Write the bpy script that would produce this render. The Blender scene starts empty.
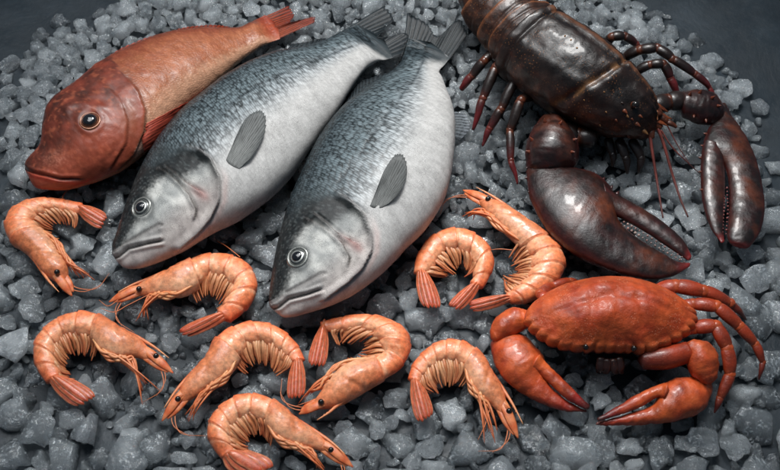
import bpy, bmesh, math, random
import numpy as np
from mathutils import Vector, Matrix, noise
from mathutils.bvhtree import BVHTree

random.seed(7)
SC = bpy.context.scene
COL = SC.collection
PI = math.pi

# ------------------------------------------------------------------ camera geometry
ELEV = math.radians(56)
DIST = 1.30
FPX = 1139.0                      # focal length in photo pixels (780 wide)
CAM = Vector((0, -DIST * math.cos(ELEV), DIST * math.sin(ELEV)))
FWD = Vector((0, math.cos(ELEV), -math.sin(ELEV)))
UPV = Vector((0, math.sin(ELEV), math.cos(ELEV)))
RGT = Vector((1, 0, 0))
S = DIST / FPX                    # metres per pixel near the centre
Z = Vector((0, 0, 1))


def ray(px, py):
    return (FWD + RGT * ((px - 390) / FPX) - UPV * ((py - 235) / FPX))


def P(px, py, z=0.0):
    d = ray(px, py)
    t = (z - CAM.z) / d.z
    return CAM + d * t


def Q(co):
    v = co - CAM
    k = v.dot(FWD)
    return 390 + FPX * v.dot(RGT) / k, 235 - FPX * v.dot(UPV) / k


def lin(r, g, b):
    f = lambda c: (c / 255) / 12.92 if c / 255 <= 0.04045 else ((c / 255 + 0.055) / 1.055) ** 2.4
    return (f(r), f(g), f(b))


def mix(a, b, t):
    t = 0 if t < 0 else 1 if t > 1 else t
    return tuple(x + (y - x) * t for x, y in zip(a, b))


def sst(a, b, x):
    t = (x - a) / (b - a)
    t = 0 if t < 0 else 1 if t > 1 else t
    return t * t * (3 - 2 * t)


def nz(v, s=1.0, o=0.0):
    return noise.noise(Vector((v[0] * s + o, v[1] * s + o * 1.7, v[2] * s - o)))


def fbm(v, s, o=0.0, n=4):
    a, r = 1.0, 0.0
    for i in range(n):
        r += a * nz(v, s, o + i * 3.1)
        a *= 0.5
        s *= 2.1
    return r


def cr(pts, n, closed=False):
    """Catmull-Rom through pts (tuples of any length), n samples, even in index."""
    m = len(pts)
    out = []
    for i in range(n):
        t = i / n * m if closed else i / (n - 1) * (m - 1)
        k = int(t)
        if not closed and k >= m - 1:
            k = m - 2
        f = t - k
        if closed:
            p = [pts[(k + j) % m] for j in (-1, 0, 1, 2)]
        else:
            p = [pts[k - 1] if k > 0 else tuple(2 * a - b for a, b in zip(pts[0], pts[1])), pts[k], pts[k + 1],
                 pts[k + 2] if k + 2 < m else tuple(2 * a - b for a, b in zip(pts[-1], pts[-2]))]
        out.append(tuple(0.5 * (2 * b + (c - a) * f + (2 * a - 5 * b + 4 * c - d) * f * f + (3 * b - a - 3 * c + d) * f ** 3)
                         for a, b, c, d in zip(*p)))
    return out


def at(pts, t):
    """linear look-up in a sampled list"""
    x = max(0, min(1, t)) * (len(pts) - 1)
    k = min(int(x), len(pts) - 2)
    return tuple(a + (b - a) * (x - k) for a, b in zip(pts[k], pts[k + 1]))


def pdist(px, py, line):
    """(signed distance, fraction along) of a point to a polyline in pixels"""
    best, bt = 1e9, 0
    n = len(line) - 1
    for i in range(n):
        ax, ay = line[i]
        bx, by = line[i + 1]
        dx, dy = bx - ax, by - ay
        L = dx * dx + dy * dy
        t = max(0, min(1, ((px - ax) * dx + (py - ay) * dy) / L))
        qx, qy = px - ax - dx * t, py - ay - dy * t
        d = math.hypot(qx, qy)
        if d < abs(best):
            best = d if dx * qy - dy * qx > 0 else -d
            bt = (i + t) / n
    return -best, bt


# ------------------------------------------------------------------ mesh builder
FOOT = []          # world points of every animal, to lay the ice round them


class MB:
    def __init__(self):
        self.v, self.f, self.c, self.p = [], [], [], []

    def vert(self, co, c=(0.5, 0.5, 0.5, 1), p=(0, 0, 0)):
        self.v.append(Vector(co))
        self.c.append(tuple(c) if len(c) == 4 else tuple(c) + (1.0,))
        self.p.append(p)
        return len(self.v) - 1

    def loft(self, rings, cols, pats=None, caps=(True, True)):
        m = len(rings[0])
        ids = []
        for i, r in enumerate(rings):
            ids.append([self.vert(co, cols[i][j], pats[i][j] if pats else (0, 0, 0)) for j, co in enumerate(r)])
        for i in range(len(rings) - 1):
            for j in range(m):
                k = (j + 1) % m
                self.f.append((ids[i][j], ids[i][k], ids[i + 1][k], ids[i + 1][j]))
        for e, (i, nb) in enumerate(((0, 1), (len(rings) - 1, len(rings) - 2))):
            if caps[e]:
                c = sum(rings[i], Vector()) / m
                cb = sum(rings[nb], Vector()) / m
                rad = sum((q - c).length for q in rings[i]) / m
                d = c - cb
                if d.length > 1e-9:
                    c = c + d.normalized() * rad * 0.5
                o = self.vert(c, cols[i][0], pats[i][0] if pats else (0, 0, 0))
                for j in range(m):
                    k = (j + 1) % m
                    self.f.append((o, ids[i][k], ids[i][j]) if e == 0 else (o, ids[i][j], ids[i][k]))
        return ids

    def grid(self, rows, cols, pats=None):
        ids = [[self.vert(co, cols[i][j], pats[i][j] if pats else (0, 0, 0)) for j, co in enumerate(r)] for i, r in enumerate(rows)]
        for i in range(len(rows) - 1):
            for j in range(len(rows[0]) - 1):
                self.f.append((ids[i][j], ids[i][j + 1], ids[i + 1][j + 1], ids[i + 1][j]))
        return ids

    def tube(self, pts, rad, col, m=8, flat=1.0, n=None, up=Z, colf=None):
        """pts: world Vectors; rad: list of radii (same length); flat: thickness along up / width"""
        if n:
            s = cr([tuple(p) + (r,) for p, r in zip(pts, rad)], n)
            pts = [Vector(q[:3]) for q in s]
            rad = [max(q[3], 1e-5) for q in s]
        rings, cols = [], []
        for i, p in enumerate(pts):
            a = pts[max(0, i - 1)]
            b = pts[min(len(pts) - 1, i + 1)]
            t = (b - a).normalized()
            sd = t.cross(up)
            sd = sd.normalized() if sd.length > 1e-4 else t.cross(Vector((0.3, 1, 0.1))).normalized()
            u = sd.cross(t).normalized()
            rings.append([p + sd * rad[i] * math.cos(2 * PI * j / m) + u * rad[i] * flat * math.sin(2 * PI * j / m) for j in range(m)])
            cc = colf(i / (len(pts) - 1)) if colf else col
            cols.append([cc] * m)
        return self.loft(rings, cols)

    def ball(self, c, r, col, sc=(1, 1, 1), m=14, k=10, rot=None):
        rings = []
        for i in range(1, k):
            a = PI * i / k
            rings.append([Vector((sc[0] * r * math.sin(a) * math.cos(2 * PI * j / m), sc[1] * r * math.sin(a) * math.sin(2 * PI * j / m), -sc[2] * r * math.cos(a))) for j in range(m)])
        M = rot or Matrix.Identity(3)
        rings = [[Vector(c) + M @ q for q in r_] for r_ in rings]
        self.loft(rings, [[col] * m for _ in rings])

    def cone(self, base, tip, r, col, m=7):
        base, tip = Vector(base), Vector(tip)
        pts = [base - (tip - base) * 0.25, base, base.lerp(tip, 0.5), base.lerp(tip, 0.9), tip]
        self.tube(pts, [r, r, r * 0.62, r * 0.22, r * 0.06], col, m=m)

    def bvh(self):
        return BVHTree.FromPolygons(self.v, self.f)

    def build(self, name, mat, root=None, parent=None, foot=True, smooth=True):
        """root: the thing (its location is the origin); parent: the object this hangs from (default root)"""
        if foot:
            FOOT.extend(self.v)
        if root is None:
            lo = Vector((sum(p.x for p in self.v) / len(self.v), sum(p.y for p in self.v) / len(self.v), min(p.z for p in self.v)))
        else:
            lo = Vector(root.location)
        me = bpy.data.meshes.new(name)
        me.from_pydata([p - lo for p in self.v], [], self.f)
        me.validate()
        a = me.attributes.new('col', 'FLOAT_COLOR', 'POINT')
        a.data.foreach_set('color', [x for c in self.c for x in c])
        b = me.attributes.new('pat', 'FLOAT_VECTOR', 'POINT')
        b.data.foreach_set('vector', [x for c in self.p for x in c])
        bm = bmesh.new()
        bm.from_mesh(me)
        bmesh.ops.recalc_face_normals(bm, faces=bm.faces)
        bm.to_mesh(me)
        bm.free()
        if smooth:
            me.polygons.foreach_set('use_smooth', [True] * len(me.polygons))
        me.materials.append(mat)
        o = bpy.data.objects.new(name, me)
        COL.objects.link(o)
        if root is None:
            o.location = lo
        else:
            o.parent = parent or root
        return o


def thing(name, label, cat, loc, group=None):
    o = bpy.data.objects.new(name, None)
    o.empty_display_size = 0.02
    COL.objects.link(o)
    o.location = loc
    o['label'], o['category'] = label, cat
    if group:
        o['group'] = group
    return o


def hit(bvh, px, py):
    d = ray(px, py).normalized()
    r = bvh.ray_cast(CAM, d)
    if r[0] is None:
        return None, None
    n = r[1]
    if n.dot(d) > 0:
        n = -n
    return r[0], n


def flat_loft(mb, st, r=0.8, z=None, n=90, m=32, colf=None, disp=None, zk=(0.3, 0.7), z0=0.0, caps=(True, True), sq=1.0, rf=None):
    """A body lying on its side. st: (dorsal px, dorsal py, ventral px, ventral py); r: thickness / width;
    the height of its axis is z0 + zk0*hmax + zk1*h.  Returns per-sample info for placing parts."""
    ss = cr(st, n)
    te = math.tan(ELEV)
    hs = []
    zz = [z0 + 0.02] * n
    for it in range(3):
        info = []
        for i, q in enumerate(ss):
            D, Vv = P(q[0], q[1], zz[i]), P(q[2], q[3], zz[i])
            mid = (D + Vv) / 2
            nv = D - Vv
            w = nv.length / 2
            nv = nv.normalized() if w > 1e-7 else Vector((1, 0, 0))
            rr = r * (rf(i / (n - 1)) if rf else 1)
            w = max(w, 2e-4) / math.sqrt(1 + (rr / te * nv.y) ** 2)
            info.append([mid, nv, w, w * rr])
        hs = [q[3] for q in info]
        hm = max(hs)
        zz = [z0 + zk[0] * hm + zk[1] * h if z is None else z(i / (n - 1)) for i, h in enumerate(hs)]
    rings, cols, pats = [], [], []
    L = 0
    for i, (mid, nv, w, h) in enumerate(info):
        if i:
            L += (mid - info[i - 1][0]).length
        t = i / (n - 1)
        R, C, A = [], [], []
        for j in range(m):
            th = 2 * PI * j / m
            c, s = math.cos(th), math.sin(th)
            if sq != 1.0:
                c2 = math.copysign(abs(c) ** sq, c)
                s2 = math.copysign(abs(s) ** sq, s)
            else:
                c2, s2 = c, s
            co = mid + nv * (w * c2) + Z * (h * s2)
            nn = (nv * (c / max(w, 1e-5)) + Z * (s / max(h, 1e-5))).normalized()
            if disp:
                co = co + nn * disp(t, c, s, co, w)
            R.append(co)
            C.append(colf(t, c, s, co) if colf else (0.5, 0.5, 0.5))
            A.append((L, th * (w + h) / 2 if th < PI else (th - 2 * PI) * (w + h) / 2, t))
        rings.append(R)
        cols.append(C)
        pats.append(A)
    mb.loft(rings, cols, pats, caps)
    return info


# ------------------------------------------------------------------ materials
class NT:
    def __init__(self, name):
        self.m = bpy.data.materials.new(name)
        self.m.use_nodes = True
        self.t = self.m.node_tree
        self.t.nodes.clear()
        self.out = self.t.nodes.new('ShaderNodeOutputMaterial')

    def n(self, ty, ins=None, **kw):
        x = self.t.nodes.new('ShaderNode' + ty)
        for k, v in kw.items():
            setattr(x, k, v)
        for k, v in (ins or {}).items():
            s = x.inputs[k]
            if isinstance(v, bpy.types.NodeSocket):
                self.t.links.new(v, s)
            elif hasattr(v, 'outputs'):
                self.t.links.new(v.outputs[0], s)
            else:
                s.default_value = v
        return x

    def math(self, op, a, b=0.5, c=None, clamp=False):
        d = {0: a, 1: b}
        if c is not None:
            d[2] = c
        return self.n('Math', d, operation=op, use_clamp=clamp).outputs[0]

    def ramp(self, fac, stops, interp='LINEAR'):
        x = self.n('ValToRGB', {0: fac})
        e = x.color_ramp
        e.interpolation = interp
        while len(e.elements) < len(stops):
            e.elements.new(0.5)
        for el, (p, c) in zip(e.elements, stops):
            el.position = p
            el.color = (c, c, c, 1) if isinstance(c, (int, float)) else tuple(c) + (1,)
        return x.outputs[0]

    def noise(self, vec, scale, detail=3, rough=0.55, dist=0.0):
        d = {'Scale': scale, 'Detail': detail, 'Roughness': rough, 'Distortion': dist}
        if vec is not None:
            d['Vector'] = vec
        return self.n('TexNoise', d).outputs[0]

    def mixc(self, fac, a, b, mode='MIX'):
        x = self.n('Mix', data_type='RGBA', blend_type=mode)
        for s, v in ((x.inputs[0], fac), (x.inputs[6], a), (x.inputs[7], b)):
            if isinstance(v, bpy.types.NodeSocket):
                self.t.links.new(v, s)
            elif isinstance(v, tuple) and len(v) == 3:
                s.default_value = v + (1,)
            else:
                s.default_value = v
        return x.outputs[2]

    def attr(self, name):
        return self.n('Attribute', attribute_name=name)

    def bump(self, h, strength, dist, prev=None):
        d = {'Height': h, 'Strength': strength, 'Distance': dist}
        if prev is not None:
            d['Normal'] = prev
        return self.n('Bump', d).outputs[0]

    def bsdf(self, **ins):
        b = self.n('BsdfPrincipled', {k.replace('_', ' '): v for k, v in ins.items()})
        return b

    def finish(self, sh):
        self.t.links.new(sh.outputs[0] if hasattr(sh, 'outputs') else sh, self.out.inputs['Surface'])
        return self.m


def obj_coord(N):
    return N.n('TexCoord').outputs['Object']


def shell_mat(name, rough=(0.25, 0.5), bump=0.4, bdist=0.0006, bscale=900, mottle=0.25, mscale=120, sss=0.0, spec=0.5, coat=0.0, speck=None, radius=(0.012, 0.004, 0.002), metallic=0.0):
    """wet crustacean shell or skin: pigment in the mesh's own colours, mottled, with fine relief and uneven gloss"""
    N = NT(name)
    co = obj_coord(N)
    a = N.attr('col')
    m = N.noise(co, mscale, 5, 0.65)
    f = N.ramp(m, [(0.34, 1 - mottle), (0.5, 1.0), (0.68, 1 + mottle)])
    base = N.mixc(1.0, a.outputs['Color'], f, 'MULTIPLY')
    if speck:
        sp = N.n('TexVoronoi', {'Vector': co, 'Scale': speck[1], 'Randomness': 1.0}).outputs['Distance']
        k = N.math('MULTIPLY', N.ramp(sp, [(0.12, 1.0), (0.3, 0.0)]), N.ramp(N.noise(co, speck[1] * 0.12, 3), [(0.45, 0.0), (0.62, speck[2])]))
        base = N.mixc(k, base, speck[0])
    r = N.ramp(N.noise(co, mscale * 1.7, 4, 0.7), [(0.3, rough[0]), (0.7, rough[1])])
    h = N.noise(co, bscale, 4, 0.7)
    h2 = N.noise(co, bscale * 0.22, 3, 0.6)
    nb = N.bump(h2, bump * 0.6, bdist * 3, N.bump(h, bump, bdist))
    b = N.bsdf(Base_Color=base, Roughness=r, Normal=nb, Metallic=metallic)
    b.inputs['Specular IOR Level'].default_value = spec
    b.inputs['Coat Weight'].default_value = coat
    b.inputs['Coat Roughness'].default_value = 0.11
    if sss:
        b.inputs['Subsurface Weight'].default_value = sss
        b.inputs['Subsurface Radius'].default_value = radius
        b.inputs['Subsurface Scale'].default_value = 0.6
    return N.finish(b)


def scale_mat(name, s_len, s_wid, metallic, rough, dark, light, coat=0.25, spec=0.35, head=0.2, rand=0.7):
    """fish skin: the mesh's colours broken up by rows of small scales (col alpha = how strong)"""
    N = NT(name)
    a = N.attr('col')
    pat = N.attr('pat').outputs['Vector']
    jit = N.n('TexNoise', {'Vector': pat, 'Scale': 140.0, 'Detail': 2.0}).outputs['Color']
    pj = N.n('VectorMath', {0: pat, 1: N.n('VectorMath', {0: jit, 'Scale': 0.0016}, operation='SCALE').outputs[0]}, operation='ADD').outputs[0]
    mp = N.n('Mapping', {'Vector': pj, 'Scale': (1 / s_len, 1 / s_wid, 0)}).outputs[0]
    vo = N.n('TexVoronoi', {'Vector': mp, 'Scale': 1.0, 'Randomness': rand})
    dist, vcol = vo.outputs['Distance'], vo.outputs['Color']
    fine = N.noise(N.n('Mapping', {'Vector': pat, 'Scale': (260, 900, 0)}).outputs[0], 1.0, 3, 0.7)
    broad = N.noise(pat, 45, 4, 0.6)
    g = N.n('SeparateColor', {0: vcol}).outputs[0]
    edge = N.ramp(dist, [(0.25, 1.0), (0.62, 0.0)])
    lum = N.math('ADD', N.math('MULTIPLY', edge, 0.55), N.math('MULTIPLY', g, 0.45))
    lum = N.math('ADD', N.math('MULTIPLY', lum, 0.75), N.math('MULTIPLY', fine, 0.3))
    tint = N.ramp(lum, [(0.2, dark), (0.5, 1.0), (0.85, light)])
    msk = a.outputs['Alpha']
    base = N.mixc(msk, a.outputs['Color'], N.mixc(1.0, a.outputs['Color'], tint, 'MULTIPLY'))
    spk = N.ramp(N.noise(pat, 1300, 2, 0.6), [(0.38, 1 - head), (0.52, 1.0), (0.68, 1 + head * 0.35)])
    spk = N.mixc(N.ramp(N.noise(pat, 60, 3), [(0.35, 0.25), (0.6, 1.0)]), (1, 1, 1), spk)
    base = N.mixc(msk, N.mixc(1.0, base, spk, 'MULTIPLY'), base)
    base = N.mixc(1.0, base, N.ramp(broad, [(0.3, 0.86), (0.7, 1.12)]), 'MULTIPLY')
    h = N.math('ADD', N.math('MULTIPLY', N.math('MULTIPLY', edge, msk), 0.7), N.math('MULTIPLY', fine, 0.3))
    nb = N.bump(h, 0.5, 0.0007)
    nb = N.bump(N.noise(pat, 500, 3), 0.25, 0.0005, nb)
    r = N.ramp(N.noise(pat, 90, 3), [(0.3, rough - 0.08), (0.7, rough + 0.12)])
    b = N.bsdf(Base_Color=base, Roughness=r, Normal=nb, Metallic=metallic)
    b.inputs['Specular IOR Level'].default_value = spec
    b.inputs['Coat Weight'].default_value = coat
    b.inputs['Coat Roughness'].default_value = 0.2
    return N.finish(b)


def fin_mat(name, rays=0.6, trans=0.25, rough=0.42):
    N = NT(name)
    a = N.attr('col')
    pat = N.attr('pat').outputs['Vector']
    x = N.n('SeparateXYZ', {0: pat})
    wv = N.math('SINE', N.math('MULTIPLY', x.outputs[0], 2 * PI))
    wf = N.math('SINE', N.math('MULTIPLY', x.outputs[0], 6 * PI))
    nse = N.noise(N.n('Mapping', {'Vector': pat, 'Scale': (1.5, 5, 1)}).outputs[0], 1.0, 4, 0.7)
    v = N.ramp(N.math('ADD', N.math('ADD', N.math('MULTIPLY', wv, 0.14), N.math('MULTIPLY', wf, 0.07)), nse), [(0.25, 1 - rays), (0.5, 1.0), (0.8, 1 + rays * 0.8)])
    base = N.mixc(1.0, a.outputs['Color'], v, 'MULTIPLY')
    b = N.bsdf(Base_Color=base, Roughness=rough, Normal=N.bump(N.math('ADD', wv, N.math('MULTIPLY', wf, 0.4)), 0.3, 0.0004))
    b.inputs['Specular IOR Level'].default_value = 0.3
    t = N.n('BsdfTranslucent', {'Color': base})
    m1 = N.n('MixShader', {0: trans, 1: b.outputs[0], 2: t.outputs[0]})
    tp = N.n('BsdfTransparent', {})
    y = x.outputs[1]
    op = N.math('ADD', N.math('MULTIPLY', y, 0.32), N.math('MULTIPLY', N.math('SUBTRACT', wv, 0.3), -0.06), clamp=True)
    return N.finish(N.n('MixShader', {0: op, 1: m1.outputs[0], 2: tp.outputs[0]}))


def plain(name, col, rough=0.4, **kw):
    N = NT(name)
    co = obj_coord(N)
    f = N.ramp(N.noise(co, 300, 4), [(0.3, 0.75), (0.7, 1.2)])
    base = N.mixc(1.0, tuple(col), f, 'MULTIPLY')
    b = N.bsdf(Base_Color=base, Roughness=rough)
    for k, v in kw.items():
        b.inputs[k.replace('_', ' ')].default_value = v
    return N.finish(b)


M_SHRIMP = shell_mat('shrimp_shell', rough=(0.26, 0.5), bump=0.45, bdist=0.0006, bscale=800, mottle=0.3, mscale=210, sss=0.15, coat=0.25, speck=(lin(246, 190, 146), 800, 0.5))
M_LIMB = shell_mat('shrimp_limb', rough=(0.3, 0.5), bump=0.2, bdist=0.0003, bscale=900, mottle=0.2, mscale=250, sss=0.2)
M_EYE = plain('black_eye', (0.008, 0.006, 0.005), 0.12, Coat_Weight=0.6)
M_CRAB = shell_mat('crab_shell', rough=(0.36, 0.58), bump=0.55, bdist=0.0008, bscale=700, mottle=0.28, mscale=80, coat=0.1, spec=0.4, speck=(lin(226, 150, 118), 480, 0.9))
M_CLIMB = shell_mat('crab_limb', rough=(0.28, 0.55), bump=0.55, bdist=0.0007, bscale=560, mottle=0.36, mscale=60, coat=0.25, spec=0.45, speck=(lin(222, 140, 96), 560, 0.35))
M_LOB = shell_mat('lobster_shell', rough=(0.30, 0.52), bump=0.5, bdist=0.0007, bscale=420, mottle=0.55, mscale=55, coat=0.18, spec=0.4, speck=(lin(140, 92, 56), 330, 0.55))
M_LLIMB = shell_mat('lobster_limb', rough=(0.26, 0.48), bump=0.42, bdist=0.0006, bscale=420, mottle=0.4, mscale=90, coat=0.25, spec=0.45)
M_BASS = scale_mat('bass_skin', 0.0027, 0.0050, 0.0, 0.30, 0.20, 1.7, coat=0.08, spec=0.12, head=0.55, rand=0.5)
M_GURN = scale_mat('gurnard_skin', 0.0030, 0.0022, 0.0, 0.40, 0.80, 1.2, coat=0.15)
M_FIN = fin_mat('fin_membrane', rays=0.75)
M_CORNEA = plain('wet_eye', (0.01, 0.011, 0.014), 0.08, Coat_Weight=0.5)
M_IRIS = shell_mat('iris', rough=(0.2, 0.35), bump=0.1, mottle=0.25, mscale=400, metallic=0.5, coat=0.5)
# ------------------------------------------------------------------ shrimps
def shrimp(label, st, eye, ros, scl, tail, ce, bunch, lends, hair=(), seed=0, head=True, z0=0.0, lift=0.0, tail2=None):
    rnd = random.Random(seed)
    n = 150
    N = len(st) - 1
    tc = ce / N                                           # where the carapace ends
    st = list(st)
    if head:
        md = ((st[0][0] + st[0][2]) / 2, (st[0][1] + st[0][3]) / 2)
        f = (md[0] + (scl[0] - md[0]) * 0.5, md[1] + (scl[1] - md[1]) * 0.5)
        hx, hy = (st[0][0] - st[0][2]) * 0.16, (st[0][1] - st[0][3]) * 0.16
        st.insert(0, (f[0] + hx, f[1] + hy, f[0] - hx, f[1] - hy))
        tc = (ce + 1) / (N + 1)
    nseg = 6 if head else 7
    bounds = [tc + (1 - tc) * (i / nseg) ** 0.95 for i in range(nseg + 1)] if head else [i / nseg for i in range(nseg + 1)]
    orange, pale, red, head_c, cream = lin(230, 132, 84), lin(240, 176, 134), lin(214, 92, 52), lin(212, 128, 84), lin(240, 194, 156)
    hue = rnd.uniform(-0.25, 0.25)

    def seg(t):
        if t < bounds[0]:
            return -1, 0
        for i in range(nseg):
            if t < bounds[i + 1]:
                return i, (t - bounds[i]) / (bounds[i + 1] - bounds[i])
        return nseg - 1, 1

    def disp(t, c, s, co, w):
        i, f = seg(t)
        if i < 0:
            u = t / tc
            d = 0.05 * w * sst(0.75, 1.0, u)
            d -= 0.07 * w * math.exp(-((u - 0.52 - 0.12 * c) / 0.035) ** 2) * (1 if s > 0 else 0)       # cervical groove
            d += 0.05 * w * math.exp(-((c - 0.15 - 0.25 * (u - 0.5)) / 0.09) ** 2) * sst(0.15, 0.4, u) * (1 - sst(0.75, 0.95, u)) * (s > 0)
            d += w * 0.035 * fbm(co, 130, seed, 3)
            return d
        d = w * (-0.05 + 0.075 * f ** 1.6) - 0.045 * w * math.exp(-(f / 0.06) ** 2)
        # the lower edge of every shell ring is a rounded lobe
        if c < -0.45:
            d += -0.16 * w * (abs(2 * f - 1) ** 2) * sst(-0.45, -0.95, c)
        return d + w * 0.03 * fbm(co, 150, seed, 3)

    def colf(t, c, s, co):
        i, f = seg(t)
        g = fbm(co, 90, seed + 5, 3) + hue
        if i < 0:
            u = t / tc
            k = mix(head_c, red, 0.35 * sst(0.3, 1.0, c) + 0.35 * sst(0.8, 1.0, u) * (c > -0.3) + 0.35 * (1 - sst(0.0, 0.3, u)))
            k = mix(k, cream, 0.5 * sst(0.1, -0.9, c) * sst(0.2, 0.5, u) + 0.3 * max(0, g))
            k = mix(k, lin(160, 92, 58), 0.5 * max(0, -g))
            return k
        k = mix(orange, red, 0.55 * sst(0.45, 1.0, c))
        k = mix(k, pale, 0.65 * sst(0.35, -0.7, c) + 0.25 * g)
        k = mix(k, red, (0.5 + 0.4 * g) * math.exp(-((f - 0.97) / 0.04) ** 2) + 0.12 * math.exp(-((f - 0.8) / 0.15) ** 2))
        k = mix(k, cream, (0.3 + 0.5 * g) * math.exp(-((f - 0.14) / 0.1) ** 2))
        k = mix(k, cream, 0.6 * sst(0.25, 0.6, fbm(co, 170, seed + 40, 3)) * sst(0.7, 0.0, c))
        k = mix(k, red, 0.45 * sst(0.8, 1.0, t))
        return k

    mb = MB()
    info = flat_loft(mb, st, r=0.78, n=n, m=36, colf=colf, disp=disp, zk=(0.45, 0.5), z0=z0)
    base = P((st[0][0] + st[-1][2]) / 2, (st[0][1] + st[-1][1]) / 2, 0)
    base = sum((q[0] for q in info), Vector()) / len(info)
    base.z = z0
    root = thing('shrimp', label, 'shrimp', base, 'cooked shrimps scattered on the ice')
    body = mb.build('body', M_SHRIMP, root)
    bv = mb.bvh()

    def side(t, sgn, out=0.0):
        k = min(int(max(0, min(1, t)) * (n - 1)), n - 1)
        mid, nv, w, h = info[k]
        return mid + nv * sgn * (w + out)

    # tail fan: five blades
    def fan(k0, k1, dt, vt, sd):
        a, b = info[k0][0] + info[k0][1] * info[k0][2] * 0.8, info[k0][0] - info[k0][1] * info[k0][2] * 0.8
        D, Vt = P(dt[0], dt[1], z0 + 0.008), P(vt[0], vt[1], z0 + 0.008)
        D, Vt = D + (D - Vt) * 0.22, Vt - (D - Vt) * 0.22
        part = None
        hh = info[k0][3]
        for i, q in enumerate((0.5, 0.12, 0.88, 0.3, 0.7)):
            t0 = a.lerp(b, 0.2 + q * 0.6)
            t1 = D.lerp(Vt, q)
            inward = (info[k1][0] - info[k0][0]).normalized() * -0.004
            t0 = t0 - (t1 - t0).normalized() * 0.005
            Ln = (t1 - t0).length
            t1 = t0 + (t1 - t0) * (1.0, 0.93, 0.95, 1.0, 0.99)[i]
            zz = (0.006, -0.001, -0.001, 0.003, 0.003)[i]
            wd = max((D - Vt).length * 0.16, (a - b).length * 0.17)
            nn, m = 22, 12
            rings, cols = [], []
            ax = (t1 - t0).normalized()
            sdv = ax.cross(Z).normalized()
            bow = (q - 0.5) * 0.30 * (D - Vt).length
            dirn = (D - Vt).normalized()
            for j in range(nn):
                t = j / (nn - 1)
                c = t0.lerp(t1, t) + Z * (zz * (1 - 0.4 * t) * sst(0, 0.25, t) + hh * 0.25 * (1 - t)) - dirn * bow * math.sin(t * PI) * 0.6
                wj = wd * (0.5 + 0.62 * sst(0, 0.5, t)) * math.sqrt(max(0.02, 1 - max(0, (t - 0.72) / 0.285) ** 2))
                hj = 0.0011 + 0.0022 * (1 - t)
                ring, cc = [], []
                for kx in range(m):
                    th = 2 * PI * kx / m
                    x, y = math.cos(th), math.sin(th)
                    rib = 0.0007 * math.exp(-(x / 0.22) ** 2) * (y > 0)
                    ring.append(c + sdv * wj * x + Z * (hj * y + rib))
                    g = mix(lin(214, 104, 60), lin(168, 58, 32), 0.3 + 0.6 * t)
                    g = mix(g, lin(236, 172, 130), 0.55 * math.exp(-((abs(x) - 0.95) / 0.16) ** 2) + 0.4 * (1 - t) * (abs(x) < 0.3))
                    cc.append(mix(g, lin(120, 40, 24), 0.25 * max(0, nz(c + sdv * wj * x, 500, i))))
                rings.append(ring)
                cols.append(cc)
            b_ = MB()
            b_.loft(rings, cols)
            if part is None:
                part = b_.build('tail_fan', M_SHRIMP, root)
            else:
                b_.build('tail_blade', M_SHRIMP, root, part)

    fan(n - 2, n - 12, tail[0], tail[1], 1)
    if tail2:
        fan(1, 12, tail2[0], tail2[1], -1)

    # swimmerets gathered in the bend
    B = P(bunch[0], bunch[1], z0 + 0.008)
    axd = (side(bounds[1], -1) - side(bounds[4], -1)).normalized()
    ns = 5
    for i in range(ns):
        lo_t = bounds[0] + 0.02 + (bounds[min(5, nseg - 1)] - bounds[0]) * (i / (ns - 1)) * 0.94
        b_ = MB()
        nst = 8
        tipc = B + axd * ((ns - 1) / 2 - i) * 0.0020 + Vector((rnd.uniform(-1, 1), rnd.uniform(-1, 1), 0)) * 0.002
        ln = rnd.uniform(0.88, 1.08)
        bend = axd * (0.0040 * (1 - 2 * i / (ns - 1)) + rnd.uniform(-0.001, 0.001))
        for e in range(nst):
            q = e - (nst - 1) / 2
            k = max(0, min(int(lo_t * (n - 1)) + int(q * 2.1), n - 1))
            mid, nv, w, h = info[k]
            s0 = mid - nv * w * 0.45 + Z * (h * (0.35 - 0.10 * (e % 3)))
            kc = max(0, min(int(lo_t * (n - 1)), n - 1))
            dcm = (tipc - (info[kc][0] - info[kc][1] * info[kc][2] * 0.45))
            dl = min(0.028, max(0.015, dcm.length * 0.95)) * ln
            tip = s0 + (dcm.normalized() * 0.75 + (tipc - s0).normalized() * 0.25).normalized() * dl * rnd.uniform(0.75, 1.08) + bend * 0.9
            if (tip - s0).length < 0.014:
                tip = s0 - nv * (w * 0.55 + 0.009) + axd * 0.002
            tip = tip + axd * q * 0.0004
            tip.z = z0 + 0.002 + 0.0045 * rnd.random()
            c1 = s0.lerp(tip, 0.4) - nv * 0.001 + bend * 0.8 + axd * q * -0.0005 + Z * (0.0035 - 0.0008 * (e % 3))
            c2 = s0.lerp(tip, 0.72) + bend + axd * q * -0.0003 + Z * (0.003 - 0.0008 * (e % 3))
            g0 = mix(lin(214, 164, 122), lin(196, 124, 82), rnd.random())
            g1 = mix(lin(196, 122, 78), lin(166, 78, 46), rnd.random())
            rr = rnd.uniform(0.85, 1.2)
            b_.tube([s0, c1, c2, tip], [0.0016 * rr, 0.0017 * rr, 0.0013 * rr, 0.0006], None, m=8, flat=0.8, n=18, colf=lambda t: mix(g0, g1, t ** 1.2))
        b_.build('swimmeret', M_LIMB, root)

    if not head:
        return root
    # rostrum with a row of teeth
    b_ = MB()
    r0 = side(0.55 * tc, 0.86) + Z * 0.003
    r1 = side(0.30 * tc, 0.93) + Z * 0.002
    r2 = P(ros[0], ros[1], z0 + 0.014)
    b_.tube([r0, r1, r1.lerp(r2, 0.5) + (r1 - info[int(0.3 * tc * n)][0]).normalized() * 0.001, r2], [0.0016, 0.0019, 0.0013, 0.0003], None, m=8, n=18, flat=0.8,
            colf=lambda t: mix(lin(206, 96, 52), lin(226, 150, 100), t))
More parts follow.
